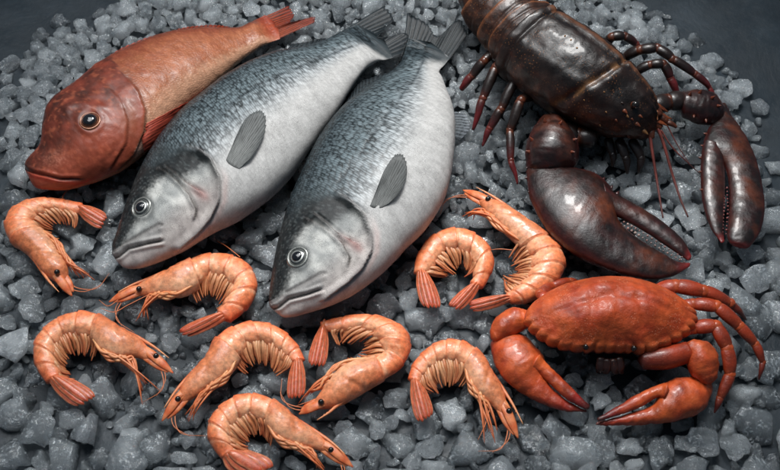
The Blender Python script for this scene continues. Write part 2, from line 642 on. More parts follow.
    ud = (r1 - info[int(0.3 * tc * n)][0])
    ud.z = 0
    ud.normalize()
    for i in range(6):
        q = r1.lerp(r2, 0.02 + i * 0.13)
        b_.cone(q, q + (r2 - r1).normalized() * 0.0026 + ud * 0.0015, 0.0007, lin(216, 120, 76), m=5)
    b_.build('rostrum', M_LIMB, root)
    # eye on its stalk
    p, nn = hit(bv, eye[0], eye[1])
    if p is None:
        p = P(eye[0], eye[1], z0 + 0.012)
    E = P(eye[0], eye[1], max(p.z, z0 + 0.009) + 0.0015)
    b_ = MB()
    b_.tube([info[int(0.3 * tc * n)][0], E], [0.0022, 0.0022], lin(190, 104, 62), m=8)
    stalk = b_.build('eye_stalk', M_LIMB, root)
    b_ = MB()
    b_.ball(E, 0.0033, (0.01, 0.01, 0.01), (1, 1, 0.9))
    b_.build('eye', M_EYE, root, stalk)
    # antennal scales: two flat lobes beyond the head
    hd = info[int(0.2 * tc * n)]
    T = P(scl[0], scl[1], z0 + 0.006)
    for i, (o, ln, zz) in enumerate(((0.25, 1.0, 0.006), (-0.35, 0.86, 0.002))):
        b_ = MB()
        s0 = hd[0] + hd[1] * hd[2] * o + Z * hd[3] * (0.4 - 0.4 * i)
        t1 = s0 + (T - s0) * ln + hd[1] * hd[2] * (-0.25 * i)
        pts = [s0, s0.lerp(t1, 0.35) + Z * zz * 0.4, s0.lerp(t1, 0.7) + Z * zz * 0.3, t1]
        b_.tube(pts, [0.0038, 0.0050, 0.0044, 0.0008], None, m=10, n=20, flat=0.4, colf=lambda t: mix(mix(lin(214, 120, 72), lin(196, 84, 44), t), lin(238, 168, 118), 0.35 * math.sin(t * 9) ** 2))
        b_.build('antennal_scale', M_LIMB, root)
    # walking legs swept forward under the carapace
    nl = 8
    e0, e1 = P(lends[0][0], lends[0][1], z0 + 0.004), P(lends[1][0], lends[1][1], z0 + 0.004)
    for i in range(nl):
        q = i / (nl - 1)
        ts = tc * (0.92 - 0.5 * q)
        k = int(ts * (n - 1))
        mid, nv, w, h = info[k]
        s0 = mid - nv * w * 0.86 + Z * h * (0.42 - 0.14 * (i % 3))
        k2 = int(tc * (0.52 - 0.28 * q) * (n - 1))
        m2, nv2, w2, h2 = info[k2]
        c1 = m2 - nv2 * (w2 * 1.0 + 0.0011 * ((i * 2) % 5)) + Z * h2 * (0.5 - 0.16 * (i % 3))
        end = e0.lerp(e1, q) + Vector((rnd.uniform(-1, 1), rnd.uniform(-1, 1), 0)) * 0.004
        end = c1 + (end - c1) * rnd.uniform(0.7, 1.05)
        end.z = z0 + rnd.uniform(0.002, 0.008)
        c2 = c1.lerp(end, 0.5) + (c1 - s0) * 0.10 + Z * 0.003
        k3 = (k + k2) // 2
        m3, nv3, w3, h3 = info[k3]
        c0 = m3 - nv3 * (w3 * 1.0 + 0.0008 + 0.0010 * ((i * 2) % 5)) + Z * h3 * (0.5 - 0.16 * (i % 3))
        b_ = MB()
        g0 = mix(lin(232, 172, 122), lin(214, 126, 76), rnd.random())
        b_.tube([s0, c0, c1, c2, end], [0.0017, 0.0017, 0.0013, 0.0009, 0.0003], None, m=7, n=26, colf=lambda t: mix(g0, lin(204, 98, 54), t))
        b_.build('walking_leg', M_LIMB, root)
    # antennae
    hairs = list(hair)
    for i in range(2):
        f = info[2][0] - info[2][1] * info[2][2] * (0.3 + i)
        d = (info[1][0] - info[int(0.4 * tc * n)][0]).normalized()
        sd = -info[2][1]
        pts = [f, f + d * 0.012 + sd * 0.002, f + d * 0.020 + sd * (0.014 + 0.006 * i), f + d * (0.016 - 0.012 * i) + sd * (0.034 + 0.008 * i)]
        for j, p_ in enumerate(pts):
            p_.z = z0 + 0.007 - 0.0005 * j
        b_ = MB()
        b_.tube(pts, [0.0007, 0.0006, 0.00045, 0.0002], lin(206, 116, 72), m=6, n=26)
        b_.build('antenna', M_LIMB, root)
    for pl in hairs:
        pts = [P(x, y, z0 + 0.012 - 0.004 * i / len(pl)) for i, (x, y) in enumerate(pl)]
        b_ = MB()
        b_.tube(pts, [0.0005] * (len(pl) - 1) + [0.0002], lin(206, 116, 72), m=6, n=30)
        b_.build('antenna', M_LIMB, root)
    return root


shrimp('orange shrimp under the red fish\'s chin, at the left edge, head pointing down',
       [(43, 274, 68, 267), (33, 262, 60, 252), (23, 252, 53, 239), (9, 241, 43, 230), (4, 225, 37, 223), (10.5, 211, 40, 218), (25, 202, 48, 213), (44, 198, 56, 212), (65, 199, 65, 214.5), (83, 203, 79.5, 216)],
       (57, 272), (59, 292), (72, 296), ((108, 217), (103, 228)), 3, (68, 231), ((78, 282), (94, 277)), [[(62, 200), (64, 194), (70, 188)]], seed=1)
shrimp('orange shrimp lying along the left sea bass\'s jaw, head to the left',
       [(145, 280, 148, 296), (160, 272, 162, 297), (175, 264.5, 182, 298), (190, 258, 200, 288), (207, 253, 207, 279), (226, 253, 217, 279), (245, 260, 227, 284), (257, 276, 230.5, 291), (256, 295, 225, 299.5), (245, 311, 220, 307), (231, 322, 216, 311)],
       (139, 289), (118, 292), (109, 302), ((184, 337), (178, 331)), 3, (207, 310), ((131, 322), (145, 320)), [[(152, 293), (128, 305), (114, 312), (100, 308)], [(240, 257), (226, 246), (217, 241)]], seed=2)
shrimp('orange shrimp nearest the lower left corner, back arched up, head pointing right',
       [(142, 338.6, 135, 358.5), (130, 330, 118, 361), (113.5, 320, 99.5, 354), (99.5, 313, 90, 341), (81, 310, 77, 338.6), (60, 316, 67, 338.6), (43, 328, 58.6, 347), (33.6, 344, 57, 357), (35, 366, 59, 366), (46, 383, 63, 375)],
       (156, 356), (169, 358), (173, 373), ((81, 407), (96, 398)), 3, (80, 371), ((158, 391), (141, 405)), [[(118, 300), (108, 306), (99, 300)]], seed=3)
shrimp('orange shrimp with its head at lower left and its tail fan hanging down right',
       [(183, 382, 198, 396), (197, 365, 216, 385), (207.6, 351, 233, 373.5), (214.6, 338, 241.5, 359), (230, 327, 248.5, 348), (248.5, 321, 260, 345), (269.6, 322.5, 272, 349), (288, 332.5, 279, 355), (300, 347, 286, 359), (305, 359.6, 290.7, 363)],
       (178, 399), (164, 408), (162, 421), ((302, 398), (289.5, 400)), 3, (264, 379), ((179, 423), (193, 424)), seed=4)
shrimp('hook shaped orange shrimp under the right sea bass\'s chin, tail fan on the left',
       [(336, 408, 320, 392), (355, 399, 332.6, 373), (373.6, 388, 348, 362.6), (385, 381, 373.6, 355.6), (401.6, 368.5, 380.6, 353), (410, 353, 378, 345), (410, 335.7, 373.6, 339), (394.6, 321.7, 366.5, 333), (369, 314, 355, 331), (341, 316, 338.5, 334), (320, 322, 326, 332)],
       (321, 402), (317, 420), (299, 414), ((309, 366), (322, 368)), 3, (341, 346), ((299, 401), (306, 393)), [[(322, 398), (308, 402), (296, 406)]], seed=5)
shrimp('lowest of the orange shrimps, its tail cut by the bottom edge of the photo',
       [(320.5, 434, 314, 450), (303.5, 421, 293, 446.6), (286.5, 406, 274, 440), (274, 398, 264, 426), (254.6, 392, 251, 420), (235.4, 394.5, 242, 422), (218, 406, 234, 429.6), (208, 421, 233, 439), (208, 440, 234, 447), (221, 459, 238, 451)],
       (331, 450), (345, 454), (353, 467), ((250, 477), (274, 467)), 3, (261, 448), ((328, 472), (317, 467)), [[(208, 430), (220, 428), (232, 432)]], seed=6)
shrimp('orange shrimp just left of the crab\'s claw, head pointing down right',
       [(504, 390, 490, 405), (496, 375.7, 477, 395.5), (488, 360, 466.7, 381.5), (477, 347.6, 462, 370), (461, 339, 454, 366), (442, 339, 443, 365), (424.6, 348.7, 435, 368.6), (411.7, 364, 425.8, 377), (407.7, 379, 422, 384)],
       (509, 411), (523, 424), (518, 438), ((420, 424), (432, 417)), 3, (449, 396), ((484, 438), (504, 441)), [[(490, 408), (485, 425), (478, 440)]], seed=7)
shrimp('curled orange shrimp with no head in view, both ends pointing down',
       [(413, 273, 430, 273.4), (416, 257, 437, 265), (425.7, 240, 443.7, 255.5), (439.5, 230.6, 450.6, 252.7), (457.5, 227, 459, 254), (474, 232, 467, 258), (488, 243, 472.7, 265), (495, 261, 472.7, 272), (489, 279, 471, 280), (483, 288, 469, 283)],
       None, None, None, ((457.5, 311), (448, 306.6)), 0, (463, 272), None, seed=8, head=False, tail2=((425.7, 309), (439.5, 309)))
shrimp('orange shrimp between the headless shrimp and the lobster claw, head at upper left',
       [(501.7, 203, 483.8, 210), (521, 215.4, 493.4, 221), (537.7, 226.5, 508, 236), (551.5, 237.5, 521, 248), (562.5, 250, 528, 257), (566, 265, 529, 268), (558.4, 281.7, 525, 277.6), (543, 295.6, 517, 284.5), (526, 303.4, 509, 290), (512, 304.5, 505, 293)],
       (488, 199), (476, 187), (463, 190), ((470, 311), (468.6, 302.5)), 3, (506, 268), ((461, 212), (468, 219)), [[(512, 250), (500, 249), (490, 250)]], seed=9)
# ------------------------------------------------------------------ fish
def fin(name, base, tip, zb, zt, col0, col1, root, rays=9, surf=None, lift=(0.0015, 0.006), mat=None, nu=40, nv=18, jag=0.025, sag=0.0, thick=0.0004, parent=None, seed=0):
    """A fin: base and tip edges in photo pixels; surf = BVH of the body it lies on"""
    bs, ts = cr(base, nu), cr(tip, nu)
    rows, cols, pats = [], [], []
    rnd = random.Random(seed)
    jags = [rnd.uniform(-1, 1) for _ in range(nu)]
    for i in range(nv):
        v = i / (nv - 1)
        R, C, A = [], [], []
        for j in range(nu):
            u = j / (nu - 1)
            vv = v * (1 + jag * math.sin(u * rays * 2 * PI) * 0.5 + jag * 0.5 * jags[j])
            x, y = bs[j][0] + (ts[j][0] - bs[j][0]) * vv, bs[j][1] + (ts[j][1] - bs[j][1]) * vv
            z = zb + (zt - zb) * v - sag * math.sin(v * PI)
            co = P(x, y, z)
            if surf is not None:
                p, nn = hit(surf, x, y)
                if p is not None:
                    co = p + nn * (lift[0] + (lift[1] - lift[0]) * v)
            co = co + Z * (0.00022 * math.sin(u * rays * 2 * PI) * (0.3 + v) + 0.0012 * nz((u * 3, v * 2, seed), 1.0))
            R.append(co)
            C.append(mix(col0, col1, v))
            A.append((u * rays, v, 0))
        rows.append(R)
        cols.append(C)
        pats.append(A)
    mb = MB()
    top = mb.grid(rows, cols, pats)
    bot = mb.grid([[p - Z * thick * (1.6 - i / (nv - 1)) for p in r] for i, r in enumerate(rows)], cols, pats)
    rim = [(i, 0) for i in range(nv)] + [(nv - 1, j) for j in range(1, nu)] + [(i, nu - 1) for i in range(nv - 2, -1, -1)] + [(0, j) for j in range(nu - 2, 0, -1)]
    for a, b in zip(rim, rim[1:] + rim[:1]):
        mb.f.append((top[a[0]][a[1]], top[b[0]][b[1]], bot[b[0]][b[1]], bot[a[0]][a[1]]))
    return mb.build(name, mat or M_FIN, root, parent)


def fish_eye(bv, c, r, root, ring, iris, pupil_r=0.55, squash=0.4):
    p, n = hit(bv, *c)
    rot = Z.rotation_difference(n).to_matrix()
    R = r * S
    mb = MB()
    # socket rim
    m = 28
    prof = [(1.3, -0.1), (1.18, 0.10), (1.06, 0.17), (0.96, 0.10), (0.9, -0.05)]
    rings = [[p + rot @ Vector((R * a * math.cos(2 * PI * j / m), R * a * math.sin(2 * PI * j / m), R * h)) for j in range(m)] for a, h in prof]
    mb.loft(rings, [[mix(ring, (0.02, 0.02, 0.02), 0.35 if i in (0, 3) else 0.0)] * m for i in range(len(prof))], caps=(False, False))
    so = mb.build('eye_rim', M_IRIS, root)
    mb = MB()
    k = 14
    rings, cols = [], []
    for i in range(k):
        a = (PI / 2) * (1 - i / k)
        rr, hh = 0.95 * R * math.sin(a), squash * R * math.cos(a)
        rings.append([p + rot @ Vector((rr * math.cos(2 * PI * j / m), rr * math.sin(2 * PI * j / m), hh - 0.05 * R)) for j in range(m)])
        f = rr / R
        cc_ = mix(tuple(q * 1.7 for q in ring), iris, sst(0.64, 0.72, f))
        cc_ = mix(cc_, ring, sst(0.80, 0.86, f))
        cols.append([mix(cc_, (0.02, 0.02, 0.02), sst(0.93, 1.0, f) * 0.7)] * m)
    mb.loft(rings, cols)
    e = mb.build('eye', M_IRIS, root)
    mb = MB()
    mb.ball(p + n * R * (squash * 0.60), R * pupil_r, (0, 0, 0), (1, 1, 0.42), m=24, k=14, rot=rot)
    mb.build('pupil', M_CORNEA, root, e)


def bass(label, st, eye, mouth, maxi, pre, pre2, gill, dark, lat, r, z0, n=300, m=150, seed=0):
    back, mid_c, silver, belly = lin(38, 46, 50), lin(82, 92, 96), lin(136, 142, 145), lin(180, 179, 177)
    mb = MB()
    gx = [g[0] for g in gill]
    cx, cy = eye
    tmax = 0.42

    def info(t, s, co):
        if s <= -0.05:
            return None
        return Q(co)

    def disp(t, c, s, co, w):
        d = 0.0
        if t < tmax and s > -0.05:
            x, y = Q(co)
            dm, tm = pdist(x, y, mouth)
            f = sst(0, 0.08, tm + 0.05) * (1 - sst(0.9, 1.0, tm))
            d -= 0.0030 * math.exp(-(dm / 1.3) ** 2) * f
            d += 0.0022 * math.exp(-((abs(dm) - 3.4) / 1.8) ** 2) * f
            dx, tx = pdist(x, y, maxi)
            d -= 0.0016 * math.exp(-(dx / 1.4) ** 2) * (1 - sst(0.85, 1, tx))
            d += 0.0012 * math.exp(-((dx + 4.0) / 2.5) ** 2) * (1 - sst(0.85, 1, tx))
            for ln, amp in ((pre, 0.0048), (pre2, 0.0032)):
                dp, tp = pdist(x, y, ln)
                q = 1 - sst(0.9, 1.0, tp)
                d += amp * (sst(-4.5, -0.4, dp) - sst(-0.4, 0.6, dp)) * 0.8 * q if dp < 1 else 0
                d -= amp * 0.7 * math.exp(-((dp - 1.0) / 1.0) ** 2) * q
            dg, tg = pdist(x, y, gill)
            fg = sst(0.2, 0.36, tg)
            d += 0.0046 * (sst(-9, -0.5, dg) - sst(-0.5, 0.6, dg)) * fg
            d -= 0.0030 * math.exp(-((dg - 1.1) / 1.3) ** 2) * fg
            e = math.hypot(x - cx, y - cy)
            d += 0.0012 * math.exp(-((e - 12) / 3) ** 2)
            if dg < 0 or tg <= 0 or tg >= 1:
                d += 0.0003 * fbm(co, 110, seed, 3)
        if s > 0 and t > 0.2:
            dl, tl = pdist(*Q(co), lat)
            d -= 0.0006 * math.exp(-(dl / 1.1) ** 2)
        return d + 0.0006 * fbm(co, 40, seed + 9, 2) + 0.0012 * nz(co, 14, seed)

    def colf(t, c, s, co):
        g = fbm(co, 60, seed + 2, 3)
        x, y = Q(co)
        k = mix(back, mid_c, sst(0.95, 0.30, c + 0.07 * g))
        k = mix(k, silver, sst(0.30, -0.25, c + 0.10 * g))
        k = mix(k, belly, sst(0.05, -0.5, c))
        msk = 0.12 + 0.88 * sst(-0.42, 0.1, c)
        if s > -0.05 and t < 0.48:
            dg, tg = pdist(x, y, gill)
            wv = 1.0 + 12 * (1 - sst(0.18, 0.36, tg))
            inside = (1 - sst(-wv, wv * 0.8, dg + 0.7 * wv * g)) if dg < 30 else 0
            hd = inside if t > 0.1 else 1.0
            if t < 0.42:
                msk *= 1 - hd
                dd, td = pdist(x, y, dark)
                dk = sst(-4.5, 4.5, dd + 2.5 - 3 * g - 4 * nz(co, 420, 6))
                hc = mix(lin(204, 204, 199), lin(150, 152, 150), 0.5 + 1.1 * g)
                hc = mix(hc, lin(176, 158, 153), 0.5 * sst(-0.2, -0.8, c))
                hc = mix(hc, lin(96, 101, 101), 0.75 * math.exp(-max(0, -dd) / 7.0) * (0.7 + 0.8 * nz(co, 300, 2)))
                eh = math.hypot(x - cx, y - cy)
                hc = mix(hc, lin(78, 82, 82), 0.7 * math.exp(-((eh - 11.5) / 3.2) ** 2))
                hc = mix(hc, lin(24, 27, 29), 0.95 * dk)
                hc = mix(hc, lin(96, 102, 102), 0.5 * dk * sst(0.15, 0.6, fbm(co, 420, 9, 3)))
                # shoulder of the gill cover: dark speckled, then silver
                dp, tp = pdist(x, y, pre2)
                if dp > -3 and dk < 0.6:
                    sp = max(0, fbm(co, 500, 3, 3))
                    hc = mix(hc, lin(70, 74, 74), min(0.85, (0.6 + 1.5 * sp) * sst(-0.5, 0.45, c)))
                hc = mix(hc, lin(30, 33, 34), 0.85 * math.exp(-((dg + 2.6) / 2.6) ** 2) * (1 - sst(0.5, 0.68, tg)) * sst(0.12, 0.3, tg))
                # dark grooves
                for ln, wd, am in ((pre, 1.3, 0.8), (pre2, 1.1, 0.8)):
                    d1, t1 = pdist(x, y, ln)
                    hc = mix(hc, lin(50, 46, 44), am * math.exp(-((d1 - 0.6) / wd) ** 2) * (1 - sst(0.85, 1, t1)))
                d1, t1 = pdist(x, y, pre2)
                hc = mix(hc, lin(168, 92, 84), 0.45 * math.exp(-((t1 - 0.95) / 0.2) ** 2) * math.exp(-((d1 + 1) / 5) ** 2))
                d1, t1 = pdist(x, y, mouth)
                hc = mix(hc, lin(46, 38, 36), 0.92 * math.exp(-(d1 / 1.4) ** 2) * (1 - sst(0.9, 1, t1)))
                dm_, tm_ = pdist(x, y, mouth)
                d1, t1 = pdist(x, y, maxi)
                if tm_ < 0.99 and dm_ < 0:
                    hc = mix(hc, lin(196, 186, 181), 0.6 * sst(0, -3, dm_) * (1 - sst(-10, -16, dm_)))
                elif tm_ < 0.99 and d1 < 0 and t1 < 0.95:
                    hc = mix(hc, lin(150, 148, 146), 0.65 * sst(0, 2, dm_))
                hc = mix(hc, lin(70, 68, 67), 0.7 * math.exp(-((d1 - 1.0) / 1.3) ** 2) * (1 - sst(0.85, 1, t1)))
                hc = mix(hc, lin(120, 116, 114), 0.6 * math.exp(-((d1 + 0.5) / 3.0) ** 2) * (1 - sst(0.8, 1, t1)))
                hc = mix(hc, lin(92, 90, 88), 0.5 * sst(0.35, 0.75, nz(co, 800, 4)) * sst(-0.3, 0.6, c))
                k = mix(k, hc, hd)
            # gill slit line
            k = mix(k, lin(84, 74, 72), 0.75 * math.exp(-((dg - 0.9) / 1.2) ** 2) * sst(0.2, 0.36, tg) * (0.35 + 0.65 * sst(-0.6, 0.4, c)))
            k = mix(k, lin(214, 170, 160), 0.35 * math.exp(-((dg - 5) / 3) ** 2) * sst(-0.3, -0.8, c))
        if s > 0 and t > 0.2:
            dl, tl = pdist(x, y, lat)
            k = mix(k, lin(46, 52, 56), 0.75 * math.exp(-(dl / 1.15) ** 2) * sst(0, 0.05, tl))
        k = mix(k, lin(44, 52, 56), 0.95 * sst(0.84, 0.95, t + 0.035 * c + 0.03 * g))
        return k + (msk,)

    nf = lambda t: (0.80 + 0.30 * sst(0.0, 0.18, t) - 0.40 * sst(0.45, 1.0, t)) * (1 - 0.965 * sst(0.82, 0.985, t))
    inf = flat_loft(mb, st, r=r, n=n, m=m, colf=colf, disp=disp, zk=(0.55, 0.42), z0=z0, rf=nf, sq=0.9)
    base = inf[n // 2][0].copy()
    base.z = 0
    root = thing('sea_bass', label, 'fish', base, 'silver sea bass side by side')
    mb.build('body', M_BASS, root)
    bv = mb.bvh()
    fish_eye(bv, eye, 9.0, root, lin(132, 134, 130), lin(56, 60, 62), pupil_r=0.57)
    return root, bv, inf


d1, d2 = lin(34, 40, 44), lin(58, 66, 70)
B1, bv, inf = bass('silver sea bass lying next to the red fish, left one of the two',
    [(112, 250, 116, 260), (112.5, 243, 125, 267.5), (117, 230, 141, 267), (126, 203, 163, 259), (139, 173, 187, 247.5), (152, 149, 214, 231), (168, 126, 240, 218.5), (188, 106, 270, 197), (222, 80, 296, 170), (252, 63, 321, 134), (280, 53, 341, 106), (305, 48, 354, 84), (324, 42, 366, 68), (339, 33, 377, 61), (347, 29, 384, 60), (357, 24, 393, 58)],
    (141.5, 207.6), [(113, 259), (119, 256.5), (128.7, 248.5), (148, 243.5), (166, 240)], [(126, 243), (141.5, 234), (159, 224.5), (164, 226)],
    [(160, 169), (165.4, 171.5), (176.6, 181), (189, 195.4), (196, 210), (194, 222)], [(166, 167), (172, 171), (186, 182.7), (205, 195)],
    [(148, 160), (160, 150), (176.6, 146), (199, 149), (211.7, 158.7), (220.6, 178), (219.7, 200), (210, 219), (196, 234), (180, 247)],
    [(110, 254), (120, 244), (128, 231), (134, 216), (139, 199), (146, 187), (154, 178), (168, 172), (180, 174), (194, 168), (210, 159), (222, 146)],
    [(176, 148), (200, 130), (229, 105), (258, 85), (290, 70.5), (327, 56), (352, 46)], 0.45, 0.0, seed=1)
fin('tail_fin', [(343, 30), (354, 41), (368, 53), (382, 61)], [(384, 6), (393, 20), (379, 37), (407, 34), (402, 56)][:5], 0.0160, 0.024, lin(44, 52, 56), d1, B1, rays=16, nu=60, seed=2)
fin('pectoral_fin', [(226, 160), (229, 164), (234, 167), (239, 169)], [(236, 140), (243, 126), (252, 117), (260, 114), (265, 120), (264, 134), (258, 148), (250, 160)], 0.05, 0.05, lin(142, 144, 142), lin(84, 88, 88), B1, rays=20, surf=bv, lift=(0.0003, 0.006), seed=3)
fin('dorsal_fin', [(196, 101), (220, 82), (245, 67), (272, 57)], [(204, 90), (228, 74), (250, 62), (276, 52)], 0.026, 0.020, d2, d1, B1, rays=14, seed=4)
fin('dorsal_fin', [(285, 52), (300, 48), (315, 45), (322, 43)], [(292, 44), (306, 42), (318, 40), (326, 38)], 0.022, 0.018, d2, d1, B1, rays=9, seed=5)
fin('anal_fin', [(357, 84), (352, 90), (347, 98), (340, 106)], [(366, 78), (364, 88), (358, 98), (350, 106)], 0.012, 0.008, d2, lin(80, 86, 90), B1, rays=9, seed=6)

B2, bv, inf = bass('silver sea bass in the middle of the ice, right one of the two',
    [(269, 303, 275, 311), (269, 295, 285, 317), (273, 264, 303, 314.5), (280, 232, 342, 300.5), (288, 203, 379, 276), (298, 178, 408, 246.5), (309, 155, 430, 224), (322, 134, 447, 193), (340, 111, 454, 160), (358, 95, 455, 130), (375, 83, 452.5, 107), (389, 74, 447, 91), (398, 66, 443, 79), (402, 59, 440, 72), (405, 49, 445, 65), (408, 38, 450, 58)],
    (297.7, 257.2), [(270, 311), (279, 307), (288.7, 299), (308, 294), (325, 288)], [(287, 292), (308, 281), (322, 273), (328, 274)],
    [(306, 219), (312.7, 221.5), (327, 229.5), (341, 242), (349, 256.6), (348, 268)], [(314, 214), (320.6, 218), (336.6, 232.7), (359, 246)],
    [(290, 207), (310, 194), (332, 191), (349, 199), (365, 215), (372, 234), (372, 250), (362, 269), (346, 284), (326, 298)],
    [(268, 308), (278, 294), (286, 278), (289, 262), (290, 246), (296, 233), (306, 222), (318, 218), (330, 222), (344, 214), (358, 206), (372, 190)],
    [(334, 190), (350, 168), (370, 139), (392, 108.5), (413.5, 80), (424, 60)], 0.45, 0.0, seed=5)
fin('tail_fin', [(403, 56), (415, 62), (429, 67), (442, 70)], [(407, 13), (427, 24), (438, 36), (458, 20), (468, 34)], 0.0160, 0.024, lin(44, 52, 56), d1, B2, rays=16, nu=60, seed=12)
fin('pectoral_fin', [(370, 206), (374, 208), (380, 208), (386, 206)], [(378, 188), (384, 173), (391, 162), (398, 157), (404, 162), (406, 174), (402, 188), (395, 199)], 0.05, 0.05, lin(130, 132, 130), lin(74, 78, 78), B2, rays=20, surf=bv, lift=(0.0003, 0.006), seed=13)
fin('dorsal_fin', [(343, 109), (356, 98), (370, 87), (386, 77)], [(346, 100), (357, 85), (370, 78), (389, 72)], 0.024, 0.020, d2, d1, B2, rays=12, seed=14)
fin('dorsal_fin', [(306, 160), (316, 143), (326, 128), (338, 114)], [(304, 152), (314, 136), (325, 121), (338, 108)], 0.028, 0.024, d2, d1, B2, rays=10, seed=15)
fin('anal_fin', [(453, 112), (455, 120), (455.5, 128), (455, 138)], [(464, 112), (469, 121), (469, 130), (460, 140)], 0.012, 0.006, lin(96, 102, 106), lin(126, 132, 138), B2, rays=9, seed=16)

# ---- red gurnard
gill = [(128, 78), (138, 90), (145.6, 110.6), (144, 131.5), (133.7, 155), (118, 170)]
pre = [(110, 88), (120, 99), (127.7, 119.6), (126, 143), (111, 167)]
mouth = [(24, 168.5), (32, 172), (43, 174.7), (60.7, 179), (84, 179)]
brow = [(66, 108), (80, 104), (98, 106), (112, 112)]
G_C = dict(red=lin(126, 62, 42), dk=lin(62, 32, 24), org=lin(160, 96, 64), cream=lin(190, 144, 116), pink=lin(180, 84, 64))


def g_disp(t, c, s, co, w):
    d = 0.0007 * fbm(co, 60, 3, 3)
    if s > -0.1 and t < 0.5:
        x, y = Q(co)
        dm, tm = pdist(x, y, mouth)
        f = 1 - sst(0.92, 1, tm)
        d -= 0.0032 * math.exp(-(dm / 1.1) ** 2) * f
        d += 0.0016 * math.exp(-((abs(dm) - 3.0) / 1.6) ** 2) * f
        dg, tg = pdist(x, y, gill)
        d += 0.0024 * (sst(-8, -0.4, dg) - sst(-0.4, 0.6, dg)) * sst(0, 0.1, tg)
        d -= 0.0018 * math.exp(-((dg - 1.1) / 1.1) ** 2)
        dp, tp = pdist(x, y, pre)
        d += 0.0012 * (sst(-6, -0.4, dp) - sst(-0.4, 0.8, dp))
        d -= 0.0008 * math.exp(-((dp - 1.2) / 1.3) ** 2)
        db, tb = pdist(x, y, brow)
        d += 0.0022 * math.exp(-(db / 4.0) ** 2) * (1 - sst(0.7, 1, tb))
        e = math.hypot(x - 90, y - 121)
        d += 0.0018 * math.exp(-((e - 11.5) / 3) ** 2)
        d += 0.0004 * fbm(co, 210, 8, 3)
    return d


def g_col(t, c, s, co):
    x, y = Q(co)
    g = fbm(co, 55, 12, 4)
    g2 = fbm(Vector((co.x + co.y, (co.y - co.x) * 0.25, co.z)), 260, 3, 3)
    k = mix(G_C['red'], G_C['org'], sst(0.75, 0.1, c) * 0.75 + 0.35 * g + 0.3 * g2)
    k = mix(k, G_C['dk'], 0.5 * sst(0.45, 0.95, c + 0.2 * g))
    k = mix(k, G_C['cream'], sst(-0.42, -0.85, c + 0.18 * g2) * (0.9 if t > 0.38 else 0.25))
    msk = 0.8
    if t < 0.5 and s > -0.1:
        dg, tg = pdist(x, y, gill)
        ins = 1 - sst(-1.5, 1, dg)
        h = mix(lin(124, 56, 40), lin(70, 36, 28), 0.5 + 0.9 * g)
        h = mix(h, lin(176, 96, 68), 0.5 * sst(0.1, 0.6, fbm(co, 160, 21, 3)))
        # olive smudge behind the eye, pale scuff on the snout
        h = mix(h, lin(92, 74, 52), 0.9 * math.exp(-(((x - 130) / 9) ** 2 + ((y - 118) / 16) ** 2)))
        h = mix(h, lin(198, 130, 108), 0.65 * math.exp(-(((x - 58) / 12) ** 2 + ((y - 160) / 9) ** 2)) * (0.4 + sst(0, 0.4, fbm(co, 500, 2, 3))))
        h = mix(h, lin(176, 84, 58), 0.5 * sst(0.1, -0.7, c))
        dm, tm = pdist(x, y, mouth)
        h = mix(h, lin(60, 20, 16), 0.8 * math.exp(-(dm / 1.1) ** 2))
        h = mix(h, lin(186, 70, 54), 0.6 * math.exp(-((dm + 4) / 2) ** 2))
        dp, tp = pdist(x, y, pre)
        h = mix(h, lin(70, 30, 22), 0.45 * math.exp(-((dp - 0.8) / 1.2) ** 2))
        k = mix(k, h, 0.7 * (1 - ins) * math.exp(-max(0, dg) / 18) * sst(-0.5, 0.2, c))
        k = mix(k, h, ins)
        k = mix(k, lin(70, 32, 24), 0.6 * math.exp(-((dg - 0.8) / 1.2) ** 2))
        k = mix(k, lin(222, 182, 164), 0.8 * math.exp(-(((x - 140) / 7) ** 2 + ((y - 150) / 8) ** 2)) * (dg > 0))
        msk *= 1 - 0.8 * ins
    k = mix(k, lin(150, 52, 28), 0.7 * sst(0.86, 1.0, t))
    return k + (msk,)


mb = MB()
inf = flat_loft(mb, [(25, 166, 27, 174), (27, 160, 36, 187), (40, 145, 62, 189), (43, 124, 90, 181), (50, 105, 114, 171), (73, 88, 136, 158), (100, 66, 160, 136), (135, 48, 186, 108), (165, 36, 206, 91), (199, 30, 222, 78), (222, 29, 236, 64), (238, 28, 249, 54), (250, 23, 263, 45), (257, 19, 271, 42), (265, 15, 280, 39)],
                r=0.53, sq=0.92, n=280, m=140, colf=g_col, disp=g_disp, zk=(0.5, 0.45), rf=lambda t: (0.72 + 0.38 * sst(0, 0.2, t) - 0.35 * sst(0.4, 1, t)) * (1 - 0.96 * sst(0.84, 0.985, t)))
base = inf[140][0].copy()
base.z = 0
GU = thing('red_gurnard', 'reddish brown fish with a big blunt head and cream belly, at upper left', 'fish', base)
mb.build('body', M_GURN, GU)
bv = mb.bvh()
fish_eye(bv, (90, 121), 9.2, GU, lin(128, 82, 56), lin(62, 38, 28), pupil_r=0.72, squash=0.5)
r0, r1 = lin(150, 58, 32), lin(128, 44, 24)
fin('tail_fin', [(248, 24), (254, 31), (259, 38), (264, 45)], [(288, 6), (294, 15), (291, 22), (313, 17), (314, 23)], 0.0148, 0.024, lin(160, 78, 46), r1, GU, rays=14, nu=56, seed=21)
fin('pectoral_fin', [(147, 123), (144, 132), (142, 142), (143, 151)], [(188, 99), (206, 91), (202, 102), (172, 130)], 0.045, 0.045, lin(196, 92, 74), lin(164, 62, 46), GU, rays=9, surf=bv, lift=(0.002, 0.007), seed=22, jag=0.1)
fin('dorsal_fin', [(104, 66), (125, 54), (145, 46), (165, 38)], [(104, 59), (126, 46), (149, 37), (170, 33)], 0.034, 0.040, lin(160, 72, 52), lin(188, 90, 70), GU, rays=12, seed=23)
